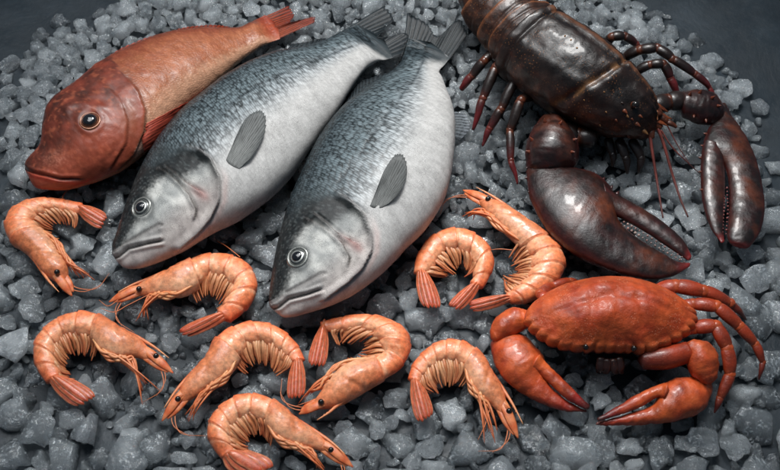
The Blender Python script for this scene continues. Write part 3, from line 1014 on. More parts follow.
fin('dorsal_fin', [(172, 36), (190, 33), (208, 31), (228, 30)], [(178, 29), (196, 26), (214, 25), (230, 27)], 0.030, 0.034, lin(146, 62, 40), lin(170, 76, 52), GU, rays=12, seed=24)
fin('anal_fin', [(190, 104), (204, 93), (216, 83), (228, 73)], [(196, 106), (210, 95), (222, 85), (234, 73)], 0.012, 0.008, lin(206, 160, 140), lin(196, 130, 110), GU, rays=9, seed=25)
# ------------------------------------------------------------------ crab
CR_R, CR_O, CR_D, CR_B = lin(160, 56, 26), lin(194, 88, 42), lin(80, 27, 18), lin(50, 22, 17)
outline = [(525, 317), (532, 302), (558, 286), (594, 277), (632, 277), (664, 287), (687, 301), (697, 315), (692, 329), (674, 341), (647, 350), (626, 349), (605, 349), (583, 348.5), (556, 344), (535, 332)]
ZE = 0.046
mo = 240
ol = cr(outline, mo, closed=True)
CEN = P(611, 313, ZE)
CRAB = thing('crab', 'cooked red orange crab with a wide scalloped shell, at lower right', 'crab', (CEN.x, CEN.y, 0))
# teeth along the front half of the rim: samples from the right corner (index 7) round the front to the left corner
nr = 40
mb = MB()
rows, cols = [], []
i7 = int(7 / 16 * mo)
for i in range(nr + 1):
    f = i / nr
    R, C = [], []
    for j in range(mo):
        e = P(ol[j][0], ol[j][1], ZE)
        q = (j - i7) / (mo - i7)                                 # 0..1 along the front
        tooth = 0.0
        if q > -0.06:
            lobes = 18
            ph = (q * lobes) % 1.0
            tooth = (abs(math.sin(ph * PI)) ** 0.6 - 0.55) * (1 if abs(q - 0.5) > 0.1 else 0.7)
            # orbits: a notch for each eye
            for qq in (0.395, 0.62):
                tooth -= 0.9 * math.exp(-((q - qq) / 0.014) ** 2)
        d = e - CEN
        d.z = 0
        k = f ** 0.85
        p = CEN + d * (k + tooth * 0.060 * sst(0.84, 1.0, f))
        dome = 0.031 * (1 - k ** 2.2)
        dome += 0.004 * math.exp(-((k - 0.45) / 0.25) ** 2) * (0.5 + 0.5 * math.cos(3 * math.atan2(d.y, d.x)))
        p.z = ZE + dome
        # regions of the shell: shallow grooves either side of the middle
        ux, uy = (p.x - CEN.x), (p.y - CEN.y)
        p.z -= 0.0022 * math.exp(-((abs(ux) - 0.022 - 0.25 * abs(uy)) / 0.004) ** 2) * (1 - k)
        p.z -= 0.0016 * math.exp(-((uy - 0.006 + abs(ux) * 0.25) / 0.004) ** 2) * sst(0.9, 0.5, k)
        p.z += 0.0008 * fbm(p, 75, 4, 4) + 0.0008 * max(0, nz(p, 320, 2)) * sst(0.4, 0.9, k) + 0.0012 * sst(0.86, 0.97, f) * (q > 0)
        p.z -= 0.006 * sst(0.965, 1.0, f)
        R.append(p)
        g = fbm(p, 55, 31, 3)
        c = mix(CR_R, CR_O, 0.45 + 0.7 * g)
        c = mix(c, lin(200, 96, 50), 0.7 * sst(0.82, 0.98, f) * (q > -0.05))
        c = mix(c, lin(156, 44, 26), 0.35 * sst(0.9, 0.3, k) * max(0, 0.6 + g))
        C.append(c)
    rows.append(R)
    cols.append(C)
ids = [[mb.vert(co, cols[i][j]) for j, co in enumerate(r)] for i, r in enumerate(rows[1:])]
o = mb.vert(sum(rows[1], Vector()) / mo, cols[1][0])
for j in range(mo):
    k = (j + 1) % mo
    mb.f.append((o, ids[0][j], ids[0][k]))
    for i in range(nr - 1):
        mb.f.append((ids[i][j], ids[i + 1][j], ids[i + 1][k], ids[i][k]))
# tucked-under rim
prev = ids[-1]
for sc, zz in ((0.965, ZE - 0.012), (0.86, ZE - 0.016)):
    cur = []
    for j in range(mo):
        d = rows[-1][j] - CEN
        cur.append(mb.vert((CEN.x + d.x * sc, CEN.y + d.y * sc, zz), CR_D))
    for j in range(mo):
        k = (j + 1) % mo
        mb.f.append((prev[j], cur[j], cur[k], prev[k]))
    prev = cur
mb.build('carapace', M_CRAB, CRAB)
cbv = mb.bvh()
# body under the shell
mb = MB()
rings, cc = [], []
m = 60
for i, (sc, zz) in enumerate(((0.86, ZE - 0.014), (0.80, ZE - 0.022), (0.70, ZE - 0.032), (0.52, 0.006), (0.3, 0.003))):
    R, C = [], []
    for j in range(m):
        e = P(*ol[int(j / m * mo)], ZE) - CEN
        p = Vector((CEN.x + e.x * sc * 0.92, CEN.y + e.y * sc, zz))
        p = p + Vector((e.x, e.y, 0)).normalized() * 0.0015 * fbm(p, 90, 4, 3)
        R.append(p)
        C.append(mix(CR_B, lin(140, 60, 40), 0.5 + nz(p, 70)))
    rings.append(R)
    cc.append(C)
mb.loft(rings, cc)
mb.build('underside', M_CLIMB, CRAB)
# mouthparts: two jointed plates in the middle of the face, and eyes in their notches
for sx in (-1, 1):
    mb = MB()
    for k, (x0, x1, yy) in enumerate(((3, 6, 0.0), (9, 11, 0.002))):
        a = P(610 + sx * x0, 357, ZE - 0.014)
        b = P(610 + sx * x1, 372, 0.016)
        a.y -= 0.003 - yy
        mb.tube([a, a.lerp(b, 0.5) + Vector((0, -0.004, 0)), b], [0.0042, 0.0052, 0.0030], lin(46, 21, 16), m=10, n=14, flat=0.7)  # dark brown carries the shade under the shell's front edge
    mb.build('mouthpart', M_CLIMB, CRAB)
    mb = MB()
    ex, ey = (585.5, 346.5) if sx < 0 else (633.6, 348)
    E = P(ex, ey, ZE + 0.001)
    mb.tube([E + Vector((0, 0.008, -0.004)), E], [0.0035, 0.0035], lin(176, 84, 50), m=10)
    st_ = mb.build('eye_stalk', M_CLIMB, CRAB)
    mb = MB()
    mb.ball(E + Vector((0, -0.001, 0.001)), 0.0032, (0.01, 0.01, 0.01))
    mb.build('eye', M_EYE, CRAB, st_)
    for dx in (9, 14):
        pass

def crab_col(tip=0.0, seed=0):
    def f(t, c, s, co):
        g = fbm(co, 60, seed, 3)
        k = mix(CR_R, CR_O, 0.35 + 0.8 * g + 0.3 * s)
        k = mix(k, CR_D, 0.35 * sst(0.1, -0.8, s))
        k = mix(k, lin(128, 26, 22), tip * sst(0.45, 0.9, t))
        k = mix(k, lin(44, 18, 15), tip * 0.85 * sst(0.80, 1.0, t))
        return k
    return f


def knob(amp=0.0009, sc=150, seed=0):
    return lambda t, c, s, co, w: amp * fbm(co, sc, seed, 3) + amp * 0.8 * max(0, nz(co, sc * 2.4, seed))


def teeth(mb, line, z, r, h, dirn, col, n):
    for i in range(n):
        x, y = at(line, i / (n - 1))
        b = P(x, y, z)
        mb.ball(b, r * (0.7 + 0.6 * random.random()), col, (1, 1, 0.9), m=8, k=6)


# left claw
mb = MB()
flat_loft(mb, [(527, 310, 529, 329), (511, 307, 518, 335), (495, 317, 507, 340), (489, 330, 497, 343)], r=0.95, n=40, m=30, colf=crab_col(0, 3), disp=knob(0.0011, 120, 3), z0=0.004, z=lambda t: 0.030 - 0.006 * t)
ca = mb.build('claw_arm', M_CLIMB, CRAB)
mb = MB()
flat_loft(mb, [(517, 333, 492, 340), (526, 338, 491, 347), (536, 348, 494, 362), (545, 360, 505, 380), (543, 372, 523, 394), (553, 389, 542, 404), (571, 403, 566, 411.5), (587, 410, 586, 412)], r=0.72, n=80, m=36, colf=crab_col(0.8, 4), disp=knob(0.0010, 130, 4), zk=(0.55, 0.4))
teeth(mb, [(548, 381), (560, 392), (576, 404)], 0.014, 0.0013, 0.002, None, lin(150, 96, 76), 6)
cl = mb.build('claw', M_CLIMB, CRAB)
mb = MB()
flat_loft(mb, [(541, 354, 531, 370), (546, 362, 539, 374), (558, 374, 551, 385.5), (575, 391, 567, 399.5), (590, 406, 586, 410)], r=0.8, n=50, m=28, colf=crab_col(1.0, 5), disp=knob(0.0006, 160, 5), z=lambda t: 0.026 - 0.010 * t)
mb.build('pincer_finger', M_CLIMB, CRAB, cl)
# right claw
mb = MB()
mb.tube([P(642, 360, 0.03), P(665, 358, 0.034), P(688, 352, 0.034)], [0.010, 0.012, 0.011], None, m=20, n=20, colf=lambda t: mix(CR_D, CR_R, t))  # shade near the body put into the colour: darker at that end
mb.build('claw_arm', M_CLIMB, CRAB)
mb = MB()
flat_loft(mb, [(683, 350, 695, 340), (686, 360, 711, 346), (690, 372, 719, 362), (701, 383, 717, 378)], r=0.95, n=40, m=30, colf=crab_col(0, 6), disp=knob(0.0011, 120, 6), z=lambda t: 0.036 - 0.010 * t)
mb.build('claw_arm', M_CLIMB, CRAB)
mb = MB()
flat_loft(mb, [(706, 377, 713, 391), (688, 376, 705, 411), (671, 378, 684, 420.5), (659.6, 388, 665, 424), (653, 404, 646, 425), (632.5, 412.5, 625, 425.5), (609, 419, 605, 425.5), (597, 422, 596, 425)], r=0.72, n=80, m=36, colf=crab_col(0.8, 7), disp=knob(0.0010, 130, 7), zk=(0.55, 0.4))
teeth(mb, [(648, 402), (630, 410), (610, 417)], 0.014, 0.0013, 0.002, None, lin(150, 96, 76), 6)
cl = mb.build('claw', M_CLIMB, CRAB)
mb = MB()
flat_loft(mb, [(667, 382, 664, 399), (659.6, 384, 657, 398), (640, 392, 642, 407), (618, 405.5, 621, 415), (597, 418, 599, 421.5)], r=0.8, n=50, m=28, colf=crab_col(1.0, 8), disp=knob(0.0006, 160, 8), z=lambda t: 0.027 - 0.012 * t)
mb.build('pincer_finger', M_CLIMB, CRAB, cl)


# walking legs: tapering jointed segments
def jointed(name, pts, rad, colf, root, mat, m=14, flat=0.72, knees=None, seed=0, up=Z):
    """pts: (px, py, z); rad in px at each joint; each segment swells a little and pinches at its joints"""
    mb = MB()
    W = [P(*p) for p in pts]
    for i in range(len(W) - 1):
        a, b = W[i], W[i + 1]
        last = i == len(W) - 2
        r0, r1 = rad[i] * S, rad[i + 1] * S
        pp, rr = [], []
        for k in range(12):
            t = k / 11
            bulge = 0.86 + 0.16 * math.sin(t * PI) - 0.24 * math.exp(-(t / 0.07) ** 2) - (0.15 * math.exp(-((1 - t) / 0.06) ** 2) if not last else 0)
            if i:
                a2 = a
            q = a.lerp(b, t)
            nxt = W[i + 2] if not last else None
            prv = W[i - 1] if i else None
            # gentle bow so segments are not ruler straight
            q = q + Z * 0.0015 * math.sin(t * PI)
            q = q + Vector((nz(q, 60, seed), nz(q, 60, seed + 3), 0)) * 0.0012
            pp.append(q)
            rr.append((r0 + (r1 - r0) * t) * bulge)
        mb.tube(pp, rr, None, m=m, flat=flat, up=up, colf=lambda t, i=i: colf((i + t) / (len(W) - 1), i, t))
        if not last:
            mb.ball(b, rad[i + 1] * S * 0.9, colf((i + 1) / (len(W) - 1), i, 1.0), (1, 1, flat), m=12, k=8)
    return mb.build(name, mat, root)


def ccol(tt, i, t):
    k = mix(CR_R, CR_D, 0.55 * tt)
    k = mix(k, CR_O, 0.5 * math.exp(-((t - 1) / 0.15) ** 2) * (tt < 0.9))
    return mix(k, lin(70, 20, 15), 0.9 * sst(0.7, 1.0, tt))


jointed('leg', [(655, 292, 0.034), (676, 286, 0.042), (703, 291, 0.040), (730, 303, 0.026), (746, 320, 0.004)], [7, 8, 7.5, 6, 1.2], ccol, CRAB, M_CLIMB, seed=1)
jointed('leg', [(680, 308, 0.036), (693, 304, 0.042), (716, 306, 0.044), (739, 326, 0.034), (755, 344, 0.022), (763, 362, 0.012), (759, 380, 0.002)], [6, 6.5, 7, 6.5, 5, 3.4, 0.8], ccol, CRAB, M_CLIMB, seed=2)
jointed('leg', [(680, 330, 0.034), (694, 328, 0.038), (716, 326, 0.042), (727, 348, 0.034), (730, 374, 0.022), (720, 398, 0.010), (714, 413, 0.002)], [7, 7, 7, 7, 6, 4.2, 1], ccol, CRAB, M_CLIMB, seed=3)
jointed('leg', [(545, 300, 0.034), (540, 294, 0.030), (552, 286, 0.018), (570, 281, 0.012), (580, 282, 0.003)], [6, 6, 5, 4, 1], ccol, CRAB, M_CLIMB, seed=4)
# ------------------------------------------------------------------ lobster
L_D, L_B, L_O, L_R, L_Y = lin(19, 14, 13), lin(34, 22, 18), lin(108, 52, 27), lin(64, 22, 20), lin(150, 104, 60)
ls = [(651, 131, .034, 7, 8), (644, 125, .042, 19, 19), (629, 113, .052, 33, 35), (604, 97, .057, 43, 46), (576, 79, .060, 49, 51), (548, 60, .060, 49, 51), (532, 48, .058, 47, 48), (520, 37, .054, 43, 44), (502, 20, .050, 40, 40), (490, 0, .045, 37, 36), (488, -25, .040, 33, 32), (496, -50, .035, 28, 26)]
n, m = 240, 96
sm = cr(ls, n)
ROLL = math.radians(27)
cen = [P(q[0], q[1], q[2]) for q in sm]
mb = MB()
rings, cols, pats = [], [], []
fr = []
tcar = 6.0 / 11                                   # end of the carapace
segb = [tcar + (1 - tcar) * i / 6 for i in range(7)]
for i in range(n):
    t = i / (n - 1)
    tg = (cen[min(n - 1, i + 1)] - cen[max(0, i - 1)]).normalized()
    sd = tg.cross(Z).normalized()                 # towards the back right of the photo when tg runs to the tail
    up = sd.cross(tg).normalized()
    if sd.dot(Vector((0.6, 0.78, 0))) < 0:
        sd = -sd
    roll = ROLL * (1 - 0.3 * sst(tcar, 1, t))
    dv = up * math.cos(roll) + sd * math.sin(roll)
    rv = sd * math.cos(roll) - up * math.sin(roll)
    a, b = sm[i][3] * S, sm[i][4] * S
    fr.append((cen[i], tg, dv, rv, a, b))
    R, C = [], []
    for j in range(m):
        th = 2 * PI * j / m
        c, s = math.cos(th), math.sin(th)          # c = dorsal
        # carapace section: a little narrower on top, flat below
        aa = a * (1 - 0.10 * max(0, c)) * (1 if c > -0.6 else 1 - 0.5 * (-c - 0.6))
        bb = b if c > 0 else b * 0.86
        nn = (dv * c * a + rv * s * b).normalized()
        co = cen[i] + dv * bb * c + rv * aa * s
        d = 0.0
        if t < tcar:
            u = t / tcar
            gpos = 0.50 + 0.10 * (1 - c)
            d -= 0.0036 * math.exp(-((u - gpos) / 0.016) ** 2) * sst(-0.6, 0.0, c)
            d += 0.0016 * math.exp(-((u - gpos + 0.04) / 0.03) ** 2) * sst(-0.4, 0.2, c)
            d += 0.0018 * math.exp(-((c - 1) / 0.006) ** 2) - 0.0016 * math.exp(-((c - 0.975) / 0.012) ** 2)
            d += 0.003 * sst(0.93, 0.985, u) - 0.0025 * math.exp(-((u - 0.93) / 0.012) ** 2)
            # ridges leading to the rostrum
            d += 0.003 * math.exp(-((abs(s) - 0.42 - 0.3 * u) / 0.06) ** 2) * sst(0.42, 0.2, u) * (c > 0)
            d += 0.0022 * math.exp(-((s + 0.93) / 0.05) ** 2) * sst(0.2, 0.4, u) * (c > -0.6)
            d += 0.0012 * max(0, nz(co, 170, 2)) * sst(0.6, 0.2, u)
        else:
            for k in range(6):
                if segb[k] <= t <= segb[k + 1]:
                    f = (t - segb[k]) / (segb[k + 1] - segb[k])
                    d += -0.0060 + 0.0095 * f ** 1.3 - 0.004 * math.exp(-(f / 0.08) ** 2)
                    d -= 0.0016 * math.exp(-((f - 0.52) / 0.05) ** 2)
                    if c < -0.1:
                        d -= 0.009 * abs(2 * f - 1) ** 2 * sst(-0.1, -0.8, c)
        d += 0.0016 * fbm(co, 60, 6, 4)
        R.append(co + nn * d)
        g = fbm(co, 32, 14, 4)
        g2 = fbm(co, 120, 24, 3)
        k = mix(L_D, L_B, 0.4 + 0.9 * g)
        lowf = sst(0.35, -0.35, c)
        k = mix(k, L_O, lowf * (0.10 + 0.55 * max(0, g2)) * (1.25 if t < 0.3 else 0.7))
        k = mix(k, L_O, 0.55 * sst(0.18, 0.06, t) * (0.35 + max(0, g2)) * sst(0.9, 0.2, c))
        if t > tcar:
            k = mix(k, lin(92, 52, 32), 0.18 + 0.25 * g2)
            for q in range(6):
                k = mix(k, lin(140, 84, 50), 0.55 * math.exp(-((t - segb[q + 1] + 0.004) / 0.005) ** 2))
        else:
            u = t / tcar
            k = mix(k, L_Y, 0.4 * math.exp(-((u - 0.50 - 0.10 * (1 - c)) / 0.014) ** 2) * sst(0.2, 0.7, nz(co, 90, 7) + 0.5))
            k = mix(k, lin(118, 74, 48), 0.5 * math.exp(-((c - 1) / 0.004) ** 2))
        C.append(k)
    rings.append(R)
    cols.append(C)
mb.loft(rings, cols)
base = cen[100].copy()
base.z = 0
LOB = thing('lobster', 'dark brown lobster with two heavy claws, at the upper right of the ice', 'lobster', base)
mb.build('body', M_LOB, LOB)
lbv = mb.bvh()


def lcol(seed=0, red=0.3, orange=0.25, tipred=0.0):
    def f(t, c, s, co):
        g, g2 = fbm(co, 36, seed, 4), fbm(co, 110, seed + 9, 3)
        k = mix(L_D, L_B, 0.4 + 0.8 * g)
        k = mix(k, L_R, red * (0.6 + 0.9 * g2) * sst(0.95, 0.2, abs(c) * 0.9))
        k = mix(k, L_O, orange * max(0, g + 0.1) * 1.3)
        k = mix(k, L_R, 0.75 * sst(0.72, 0.98, abs(c)))
        k = mix(k, lin(128, 38, 36), tipred * sst(0.85, 1, t))
        return k
    return f


# rostrum
k = int(0.14 * n)
c_, tg, dv, rv, a, b = fr[int(0.27 * n)]
r0 = c_ + dv * b * 0.95
c2, tg2, dv2, rv2, a2, b2 = fr[int(0.11 * n)]
r1 = c2 + dv2 * b2 * 0.98
tip = P(657, 117, 0.062)
mb = MB()
mb.tube([r0, r1, r1.lerp(tip, 0.55) + Z * 0.001, tip], [0.0052, 0.0046, 0.0028, 0.0006], None, m=12, n=24, flat=0.8, colf=lambda t: mix(mix(L_D, L_B, 0.6), L_O, 0.15 + 0.5 * t))
for i in range(4):
    for sx in (-1, 1):
        q = r1.lerp(tip, 0.05 + 0.25 * i) + rv2 * sx * (0.004 - 0.0008 * i)
        mb.cone(q, q + (tip - r1).normalized() * 0.005 + rv2 * sx * 0.003 + dv2 * 0.001, 0.0012, mix(L_O, L_Y, 0.3))
mb.build('rostrum', M_LOB, LOB)
# spines and knobs about the face, each a part
for x, y, r, cc in ((624.5, 111, 3.0, L_O), (637, 124, 3.0, L_O), (644, 131, 3.2, L_Y), (627, 116, 2.0, L_Y), (632, 119, 1.8, L_O), (622, 103, 1.8, L_B), (616, 120, 1.7, L_O), (606, 112, 1.4, L_Y), (612, 133, 1.4, L_O), (640, 116, 2.2, L_O), (600, 125, 1.2, L_Y), (590, 112, 1.2, L_B), (617, 145, 1.8, L_O), (604, 92, 1.2, L_Y), (596, 84, 1.1, L_Y), (584, 100, 1.1, L_Y), (628, 136, 1.8, L_O), (622, 152, 1.8, L_B), (575, 118, 1.2, L_Y), (612, 76, 1.0, L_Y), (603, 62, 1.0, L_Y)):
    p, nn = hit(lbv, x, y)
    if p:
        hd = (fr[0][0] - fr[30][0]).normalized()
        mb = MB()
        mb.cone(p, p + nn * r * S * 1.0 + hd * r * S * 1.1, r * S * 0.75, mix(cc, L_B, 0.4))
        mb.build('spine', M_LOB, LOB)
for x, y in ((571, 40), (577, 48), (565, 36)):
    p, nn = hit(lbv, x, y)
    if p:
        mb = MB()
        mb.ball(p, 0.0012, L_Y)
        mb.build('knob', M_LOB, LOB)
# eye
p, nn = hit(lbv, 634, 105)
mb = MB()
mb.tube([p - nn * 0.004, p + nn * 0.003], [0.0045, 0.0042], mix(L_B, L_O, 0.5), m=12)
stalk = mb.build('eye_stalk', M_LOB, LOB)
mb = MB()
mb.ball(p + nn * 0.0045, 0.0045, (0.01, 0.01, 0.01))
mb.build('eye', M_EYE, LOB, stalk)
# antenna bases and antennae
ABASE = [[(648, 112, .055), (657, 116, .054), (667, 122, .050), (676, 127, .046)], [(644, 122, .050), (650, 130, .046), (652, 138, .042)], [(652, 118, .052), (660, 128, .047)]]
for pl in ABASE:
    jointed('antenna_base', pl, [5, 4.4, 3.6, 2.0][:len(pl)], lambda tt, i, t: mix(L_B, L_O, 0.25 + 0.5 * t), LOB, M_LOB, flat=0.85, seed=len(pl))
for pl, r in (([(650, 136, .044), (652, 150, .036), (656, 175, .022), (660, 200, .012), (663, 218, .006)], 1.9), ([(658, 128, .048), (664, 145, .038), (672, 173, .022), (680, 198, .012), (688, 217, .006)], 1.9), ([(661, 130, .047), (672, 147, .036), (686, 161, .026), (700, 174, .014)], 0.9), ([(667, 125, .048), (678, 146, .034), (691, 166, .022)], 0.7)):
    mb = MB()
    mb.tube([P(*q) for q in pl], [r * S * (1 - 0.55 * i / (len(pl) - 1)) for i in range(len(pl))], None, m=10, n=40, colf=lambda t: mix(lin(112, 52, 44), lin(84, 44, 40), t))
    mb.build('antenna', M_LLIMB, LOB)
# small scale-like plates beside the rostrum
mb = MB()
for pts in ([(655, 110), (664, 116), (672, 119)], [(650, 118), (660, 122), (668, 126)], [(656, 104), (662, 108), (668, 112)]):
    mb.tube([P(x, y, .058 - 0.004 * i) for i, (x, y) in enumerate(pts)], [.003, .0032, .0006], L_O, m=8, n=10, flat=0.5)
mb.build('face_plate', M_LOB, LOB)
# mouth legs hanging under the head
for pl in ([(618, 140, .030), (626, 158, .022), (628, 174, .010)], [(632, 140, .030), (641, 158, .022), (639, 173, .010)], [(608, 138, .026), (613, 154, .018), (612, 166, .008)]):
    jointed('mouth_leg', pl, [6, 5, 1.6], lambda tt, i, t: mix(L_D, L_B, 0.8), LOB, M_LLIMB, seed=int(pl[0][0]))


def wcol(tt, i, t):
    k = mix(L_B, L_D, 0.3 + 0.4 * t)
    k = mix(k, L_O, 0.75 * math.exp(-(t / 0.12) ** 2) + 0.45 * math.exp(-((t - 1) / 0.10) ** 2))
    return mix(k, lin(104, 30, 34), 0.85 * sst(0.55, 0.95, tt))


# walking legs: left side, then right side
for i, (pl, rd) in enumerate((
        ([(500, 48, .040), (484, 61, .046), (472, 76, .030), (461, 89, .014)], [5, 5.6, 5.2, 3.6]),
        ([(512, 56, .040), (496, 67, .050), (483, 98, .030), (473, 130, .006)], [5, 5.8, 5.2, 2.0]),
        ([(530, 72, .040), (516, 78, .054), (501, 109, .036), (490, 128, .020), (482, 146, .004)], [5, 5.6, 5.2, 4.6, 1.4]),
        ([(540, 95, .038), (521, 100, .052), (510, 130, .032), (511, 160, .018), (517, 184, .003)], [5, 5.6, 4.8, 4.0, 1.0]),
        ([(606, 44, .044), (612, 37, .056), (624, 36, .056), (636, 44, .046), (640, 54, .034)], [5, 6, 5.6, 4.6, 3]),
        ([(624, 58, .044), (640, 50, .060), (657, 48, .064), (672, 59, .060), (695, 74, .048), (709, 87, .036), (721, 113, .014)], [6, 6.4, 6, 5.6, 4.8, 3.4, 1.2]),
        ([(636, 72, .046), (650, 65, .056), (663, 64, .058), (670, 78, .046), (676, 92, .034)], [5, 5.6, 5.6, 5, 4]))):
    jointed('walking_leg', pl, rd, wcol, LOB, M_LLIMB, flat=0.85, seed=20 + i)


def claw(arm_pts, arm_r, car_st, palm_st, dac_st, teeth_fix, teeth_dac, zpalm, zdac, seed, r=0.42, tcol=lin(150, 132, 124), spikes=(), arm2=None):
    jointed('claw_arm', arm_pts, arm_r, lambda tt, i, t: mix(mix(L_B, L_D, 0.4), L_O, 0.5 * math.exp(-((t - 1) / 0.2) ** 2)), LOB, M_LLIMB, flat=0.85, m=20, seed=seed)
    mb = MB()
    flat_loft(mb, car_st, r=0.85, n=44, m=32, colf=lcol(seed, 0.35, 0.35), disp=knob(0.0011, 110, seed), z=lambda t: zpalm(0) + 0.010 * (1 - t) + 0.002)
    b = mb.bvh()
    for x, y, r_ in spikes:
        p, nn = hit(b, x, y)
        if p:
            mb.cone(p, p + nn * r_ * S * 2.2, r_ * S, mix(L_O, L_R, 0.4))
    car = mb.build('claw_arm', M_LLIMB, LOB)
    mb = MB()
    flat_loft(mb, palm_st, r=r, n=110, m=44, colf=lcol(seed + 2, 0.35, 0.45, 0.8), disp=knob(0.0005, 110, seed + 2), z=zpalm)
    b = mb.bvh()
    for ln, nt, zz in teeth_fix:
        for i in range(nt):
            x, y = at(ln, i / (nt - 1))
            p = P(x, y, zz)
            rr = (0.0011 + 0.0010 * random.random()) * (1 - 0.4 * i / nt)
            mb.ball(p, rr, mix(tcol, lin(150, 90, 84), random.random() * 0.6), (1, 1, 1), m=8, k=6)
    pal = mb.build('claw', M_LLIMB, LOB)
    mb = MB()
    flat_loft(mb, dac_st, r=r * 1.15, n=80, m=36, colf=lcol(seed + 4, 0.6, 0.2, 0.8), disp=knob(0.0004, 110, seed + 4), z=zdac)
    for ln, nt, zz in teeth_dac:
        for i in range(nt):
            x, y = at(ln, i / (nt - 1))
            mb.ball(P(x, y, zz), (0.0010 + 0.0008 * random.random()) * (1 - 0.4 * i / nt), mix(tcol, lin(150, 90, 84), random.random() * 0.6), m=8, k=6)
    mb.build('pincer_finger', M_LLIMB, LOB, pal)
    return pal, b


# crusher claw, front left
pal, b = claw([(596, 140, .034), (578, 136, .034), (556, 132, .034)], [11, 13, 14],
     [(540, 119, 566, 124), (529, 136, 578, 146), (525, 154, 577, 164), (528, 169, 560, 173)],
     [(545, 158, 526, 172), (572, 168, 530, 200), (597, 175, 549, 233), (614, 193, 576, 256), (618, 219, 606, 270), (636, 237, 632, 277.5), (657, 250, 653, 280), (676, 261, 674, 276), (690, 263, 689, 267)],
     [(602, 181, 606, 212), (613, 192, 618, 217), (636, 205, 637, 227), (661.7, 221, 659, 241), (683, 240, 678, 254), (691.5, 256, 688.5, 260.5)],
     [([(621, 224), (640, 236), (662, 250), (684, 262)], 17, 0.027)], [([(624, 222), (642, 232), (662, 245), (682, 257)], 15, 0.029)],
     lambda t: 0.030 - 0.006 * t, lambda t: 0.034 - 0.008 * t, 40, spikes=[(532, 140, 2.0), (529, 152, 2.0), (545, 122, 2.2), (560, 124, 2.0), (574, 140, 2.0), (572, 152, 1.8)])
mb = MB()
for x, y, r_ in ((574, 171, 1.8), (583, 172, 2.0), (593, 175, 2.2), (603, 180, 2.2), (611, 188, 2.0), (617, 194, 2.4), (527, 178, 1.8), (530, 192, 1.6), (528, 168, 2.0)):
    p = P(x, y, 0.03)
    mb = MB()
    mb.cone(p, p + Vector((0.002 if x > 560 else -0.003, 0.003 if x > 560 else -0.001, 0.0015)), r_ * S, mix(L_R, L_B, 0.4))
    mb.build('spine', M_LLIMB, LOB, pal)
mb = MB()
mb.ball(P(550, 164, 0.042), 0.0060, L_B, (1, 0.9, 0.6))
mb.build('hinge', M_LLIMB, LOB, pal)
# slimmer claw, right
pal, b = claw([(652, 108, .048), (668, 102, .046), (684, 101, .042)], [10, 11, 11],
     [(682, 92, 684, 116), (698, 91, 697, 122), (714, 95, 708, 124), (725, 108, 714, 124)],
     [(709, 108, 726, 104), (713, 119, 731, 115), (707, 132, 741.6, 130), (704, 149, 752, 149.8), (724, 167, 759, 170), (729, 187.8, 763, 191.4), (729, 213, 764.5, 211), (727, 233, 760, 232), (729, 242, 750, 246.5), (735, 246, 744, 248)],
     [(704, 141, 722, 147), (701.5, 152, 724, 161), (700.6, 177, 725, 182), (702.5, 202, 724.5, 206), (709.7, 226, 723.5, 228), (721, 243, 724.5, 241.5)],
     [([(727, 188), (728, 210), (726, 234)], 13, 0.027)], [([(724, 186), (724, 208), (723, 232)], 15, 0.029)],
     lambda t: 0.030 - 0.006 * t, lambda t: 0.033 - 0.009 * t, 60, tcol=lin(116, 62, 62), spikes=[(690, 95, 2.0), (700, 93, 2.2), (712, 98, 2.2), (718, 106, 2.0), (694, 116, 1.8), (706, 120, 1.8)])
for x, y in ((703, 146), (701, 158), (701, 172), (702, 190), (706, 134)):
    p = P(x, y, 0.03)
    mb = MB()
    mb.cone(p, p + Vector((-0.0035, 0.0005, 0.001)), 0.0018, mix(L_O, L_R, 0.4))
    mb.build('spine', M_LLIMB, LOB, pal)
# tail fan, beyond the top edge of the photo
for i, (x, y) in enumerate(((520, -82), (500, -88), (538, -70), (484, -84), (546, -54))):
    mb = MB()
    a = P(500 + 3 * i, -55, 0.03)
    bq = P(x, y - 8, 0.012)
    mb.tube([a, a.lerp(bq, 0.5), a.lerp(bq, 0.85), bq], [0.010, 0.020, 0.020, 0.008], mix(L_D, L_B, 0.6), m=14, n=16, flat=0.15)
    mb.build('tail_blade', M_LLIMB, LOB)
# ------------------------------------------------------------------ slate counter and ice
N = NT('dark_slate')
co = obj_coord(N)
n1 = N.noise(co, 9, 6, 0.65, 0.6)
n2 = N.noise(co, 90, 5, 0.7)
base = N.ramp(N.math('ADD', N.math('MULTIPLY', n1, 0.7), N.math('MULTIPLY', n2, 0.3)), [(0.3, lin(33, 39, 44)), (0.55, lin(42, 50, 56)), (0.75, lin(55, 64, 71))])
rg = N.ramp(N.noise(co, 24, 5, 0.7), [(0.35, 0.32), (0.65, 0.6)])
b = N.bsdf(Base_Color=base, Roughness=rg, Normal=N.bump(n2, 0.35, 0.002, N.bump(n1, 0.4, 0.006)))
b.inputs['Specular IOR Level'].default_value = 0.25
M_SLATE = N.finish(b)
ZT = -0.016
me = bpy.data.meshes.new('counter')
G = 60
vs, fs = [], []
for i in range(G + 1):
    for j in range(G + 1):
        x, y = -3 + 6 * i / G, -2.5 + 6 * j / G
        vs.append((x, y, ZT))
for i in range(G):
    for j in range(G):
        a = i * (G + 1) + j
        fs.append((a, a + G + 1, a + G + 2, a + 1))
me.from_pydata(vs, [], fs)
me.materials.append(M_SLATE)
ct = bpy.data.objects.new('ground', me)
COL.objects.link(ct)
ct['kind'] = 'structure'
ct['label'] = 'dark grey slate counter under the ice'

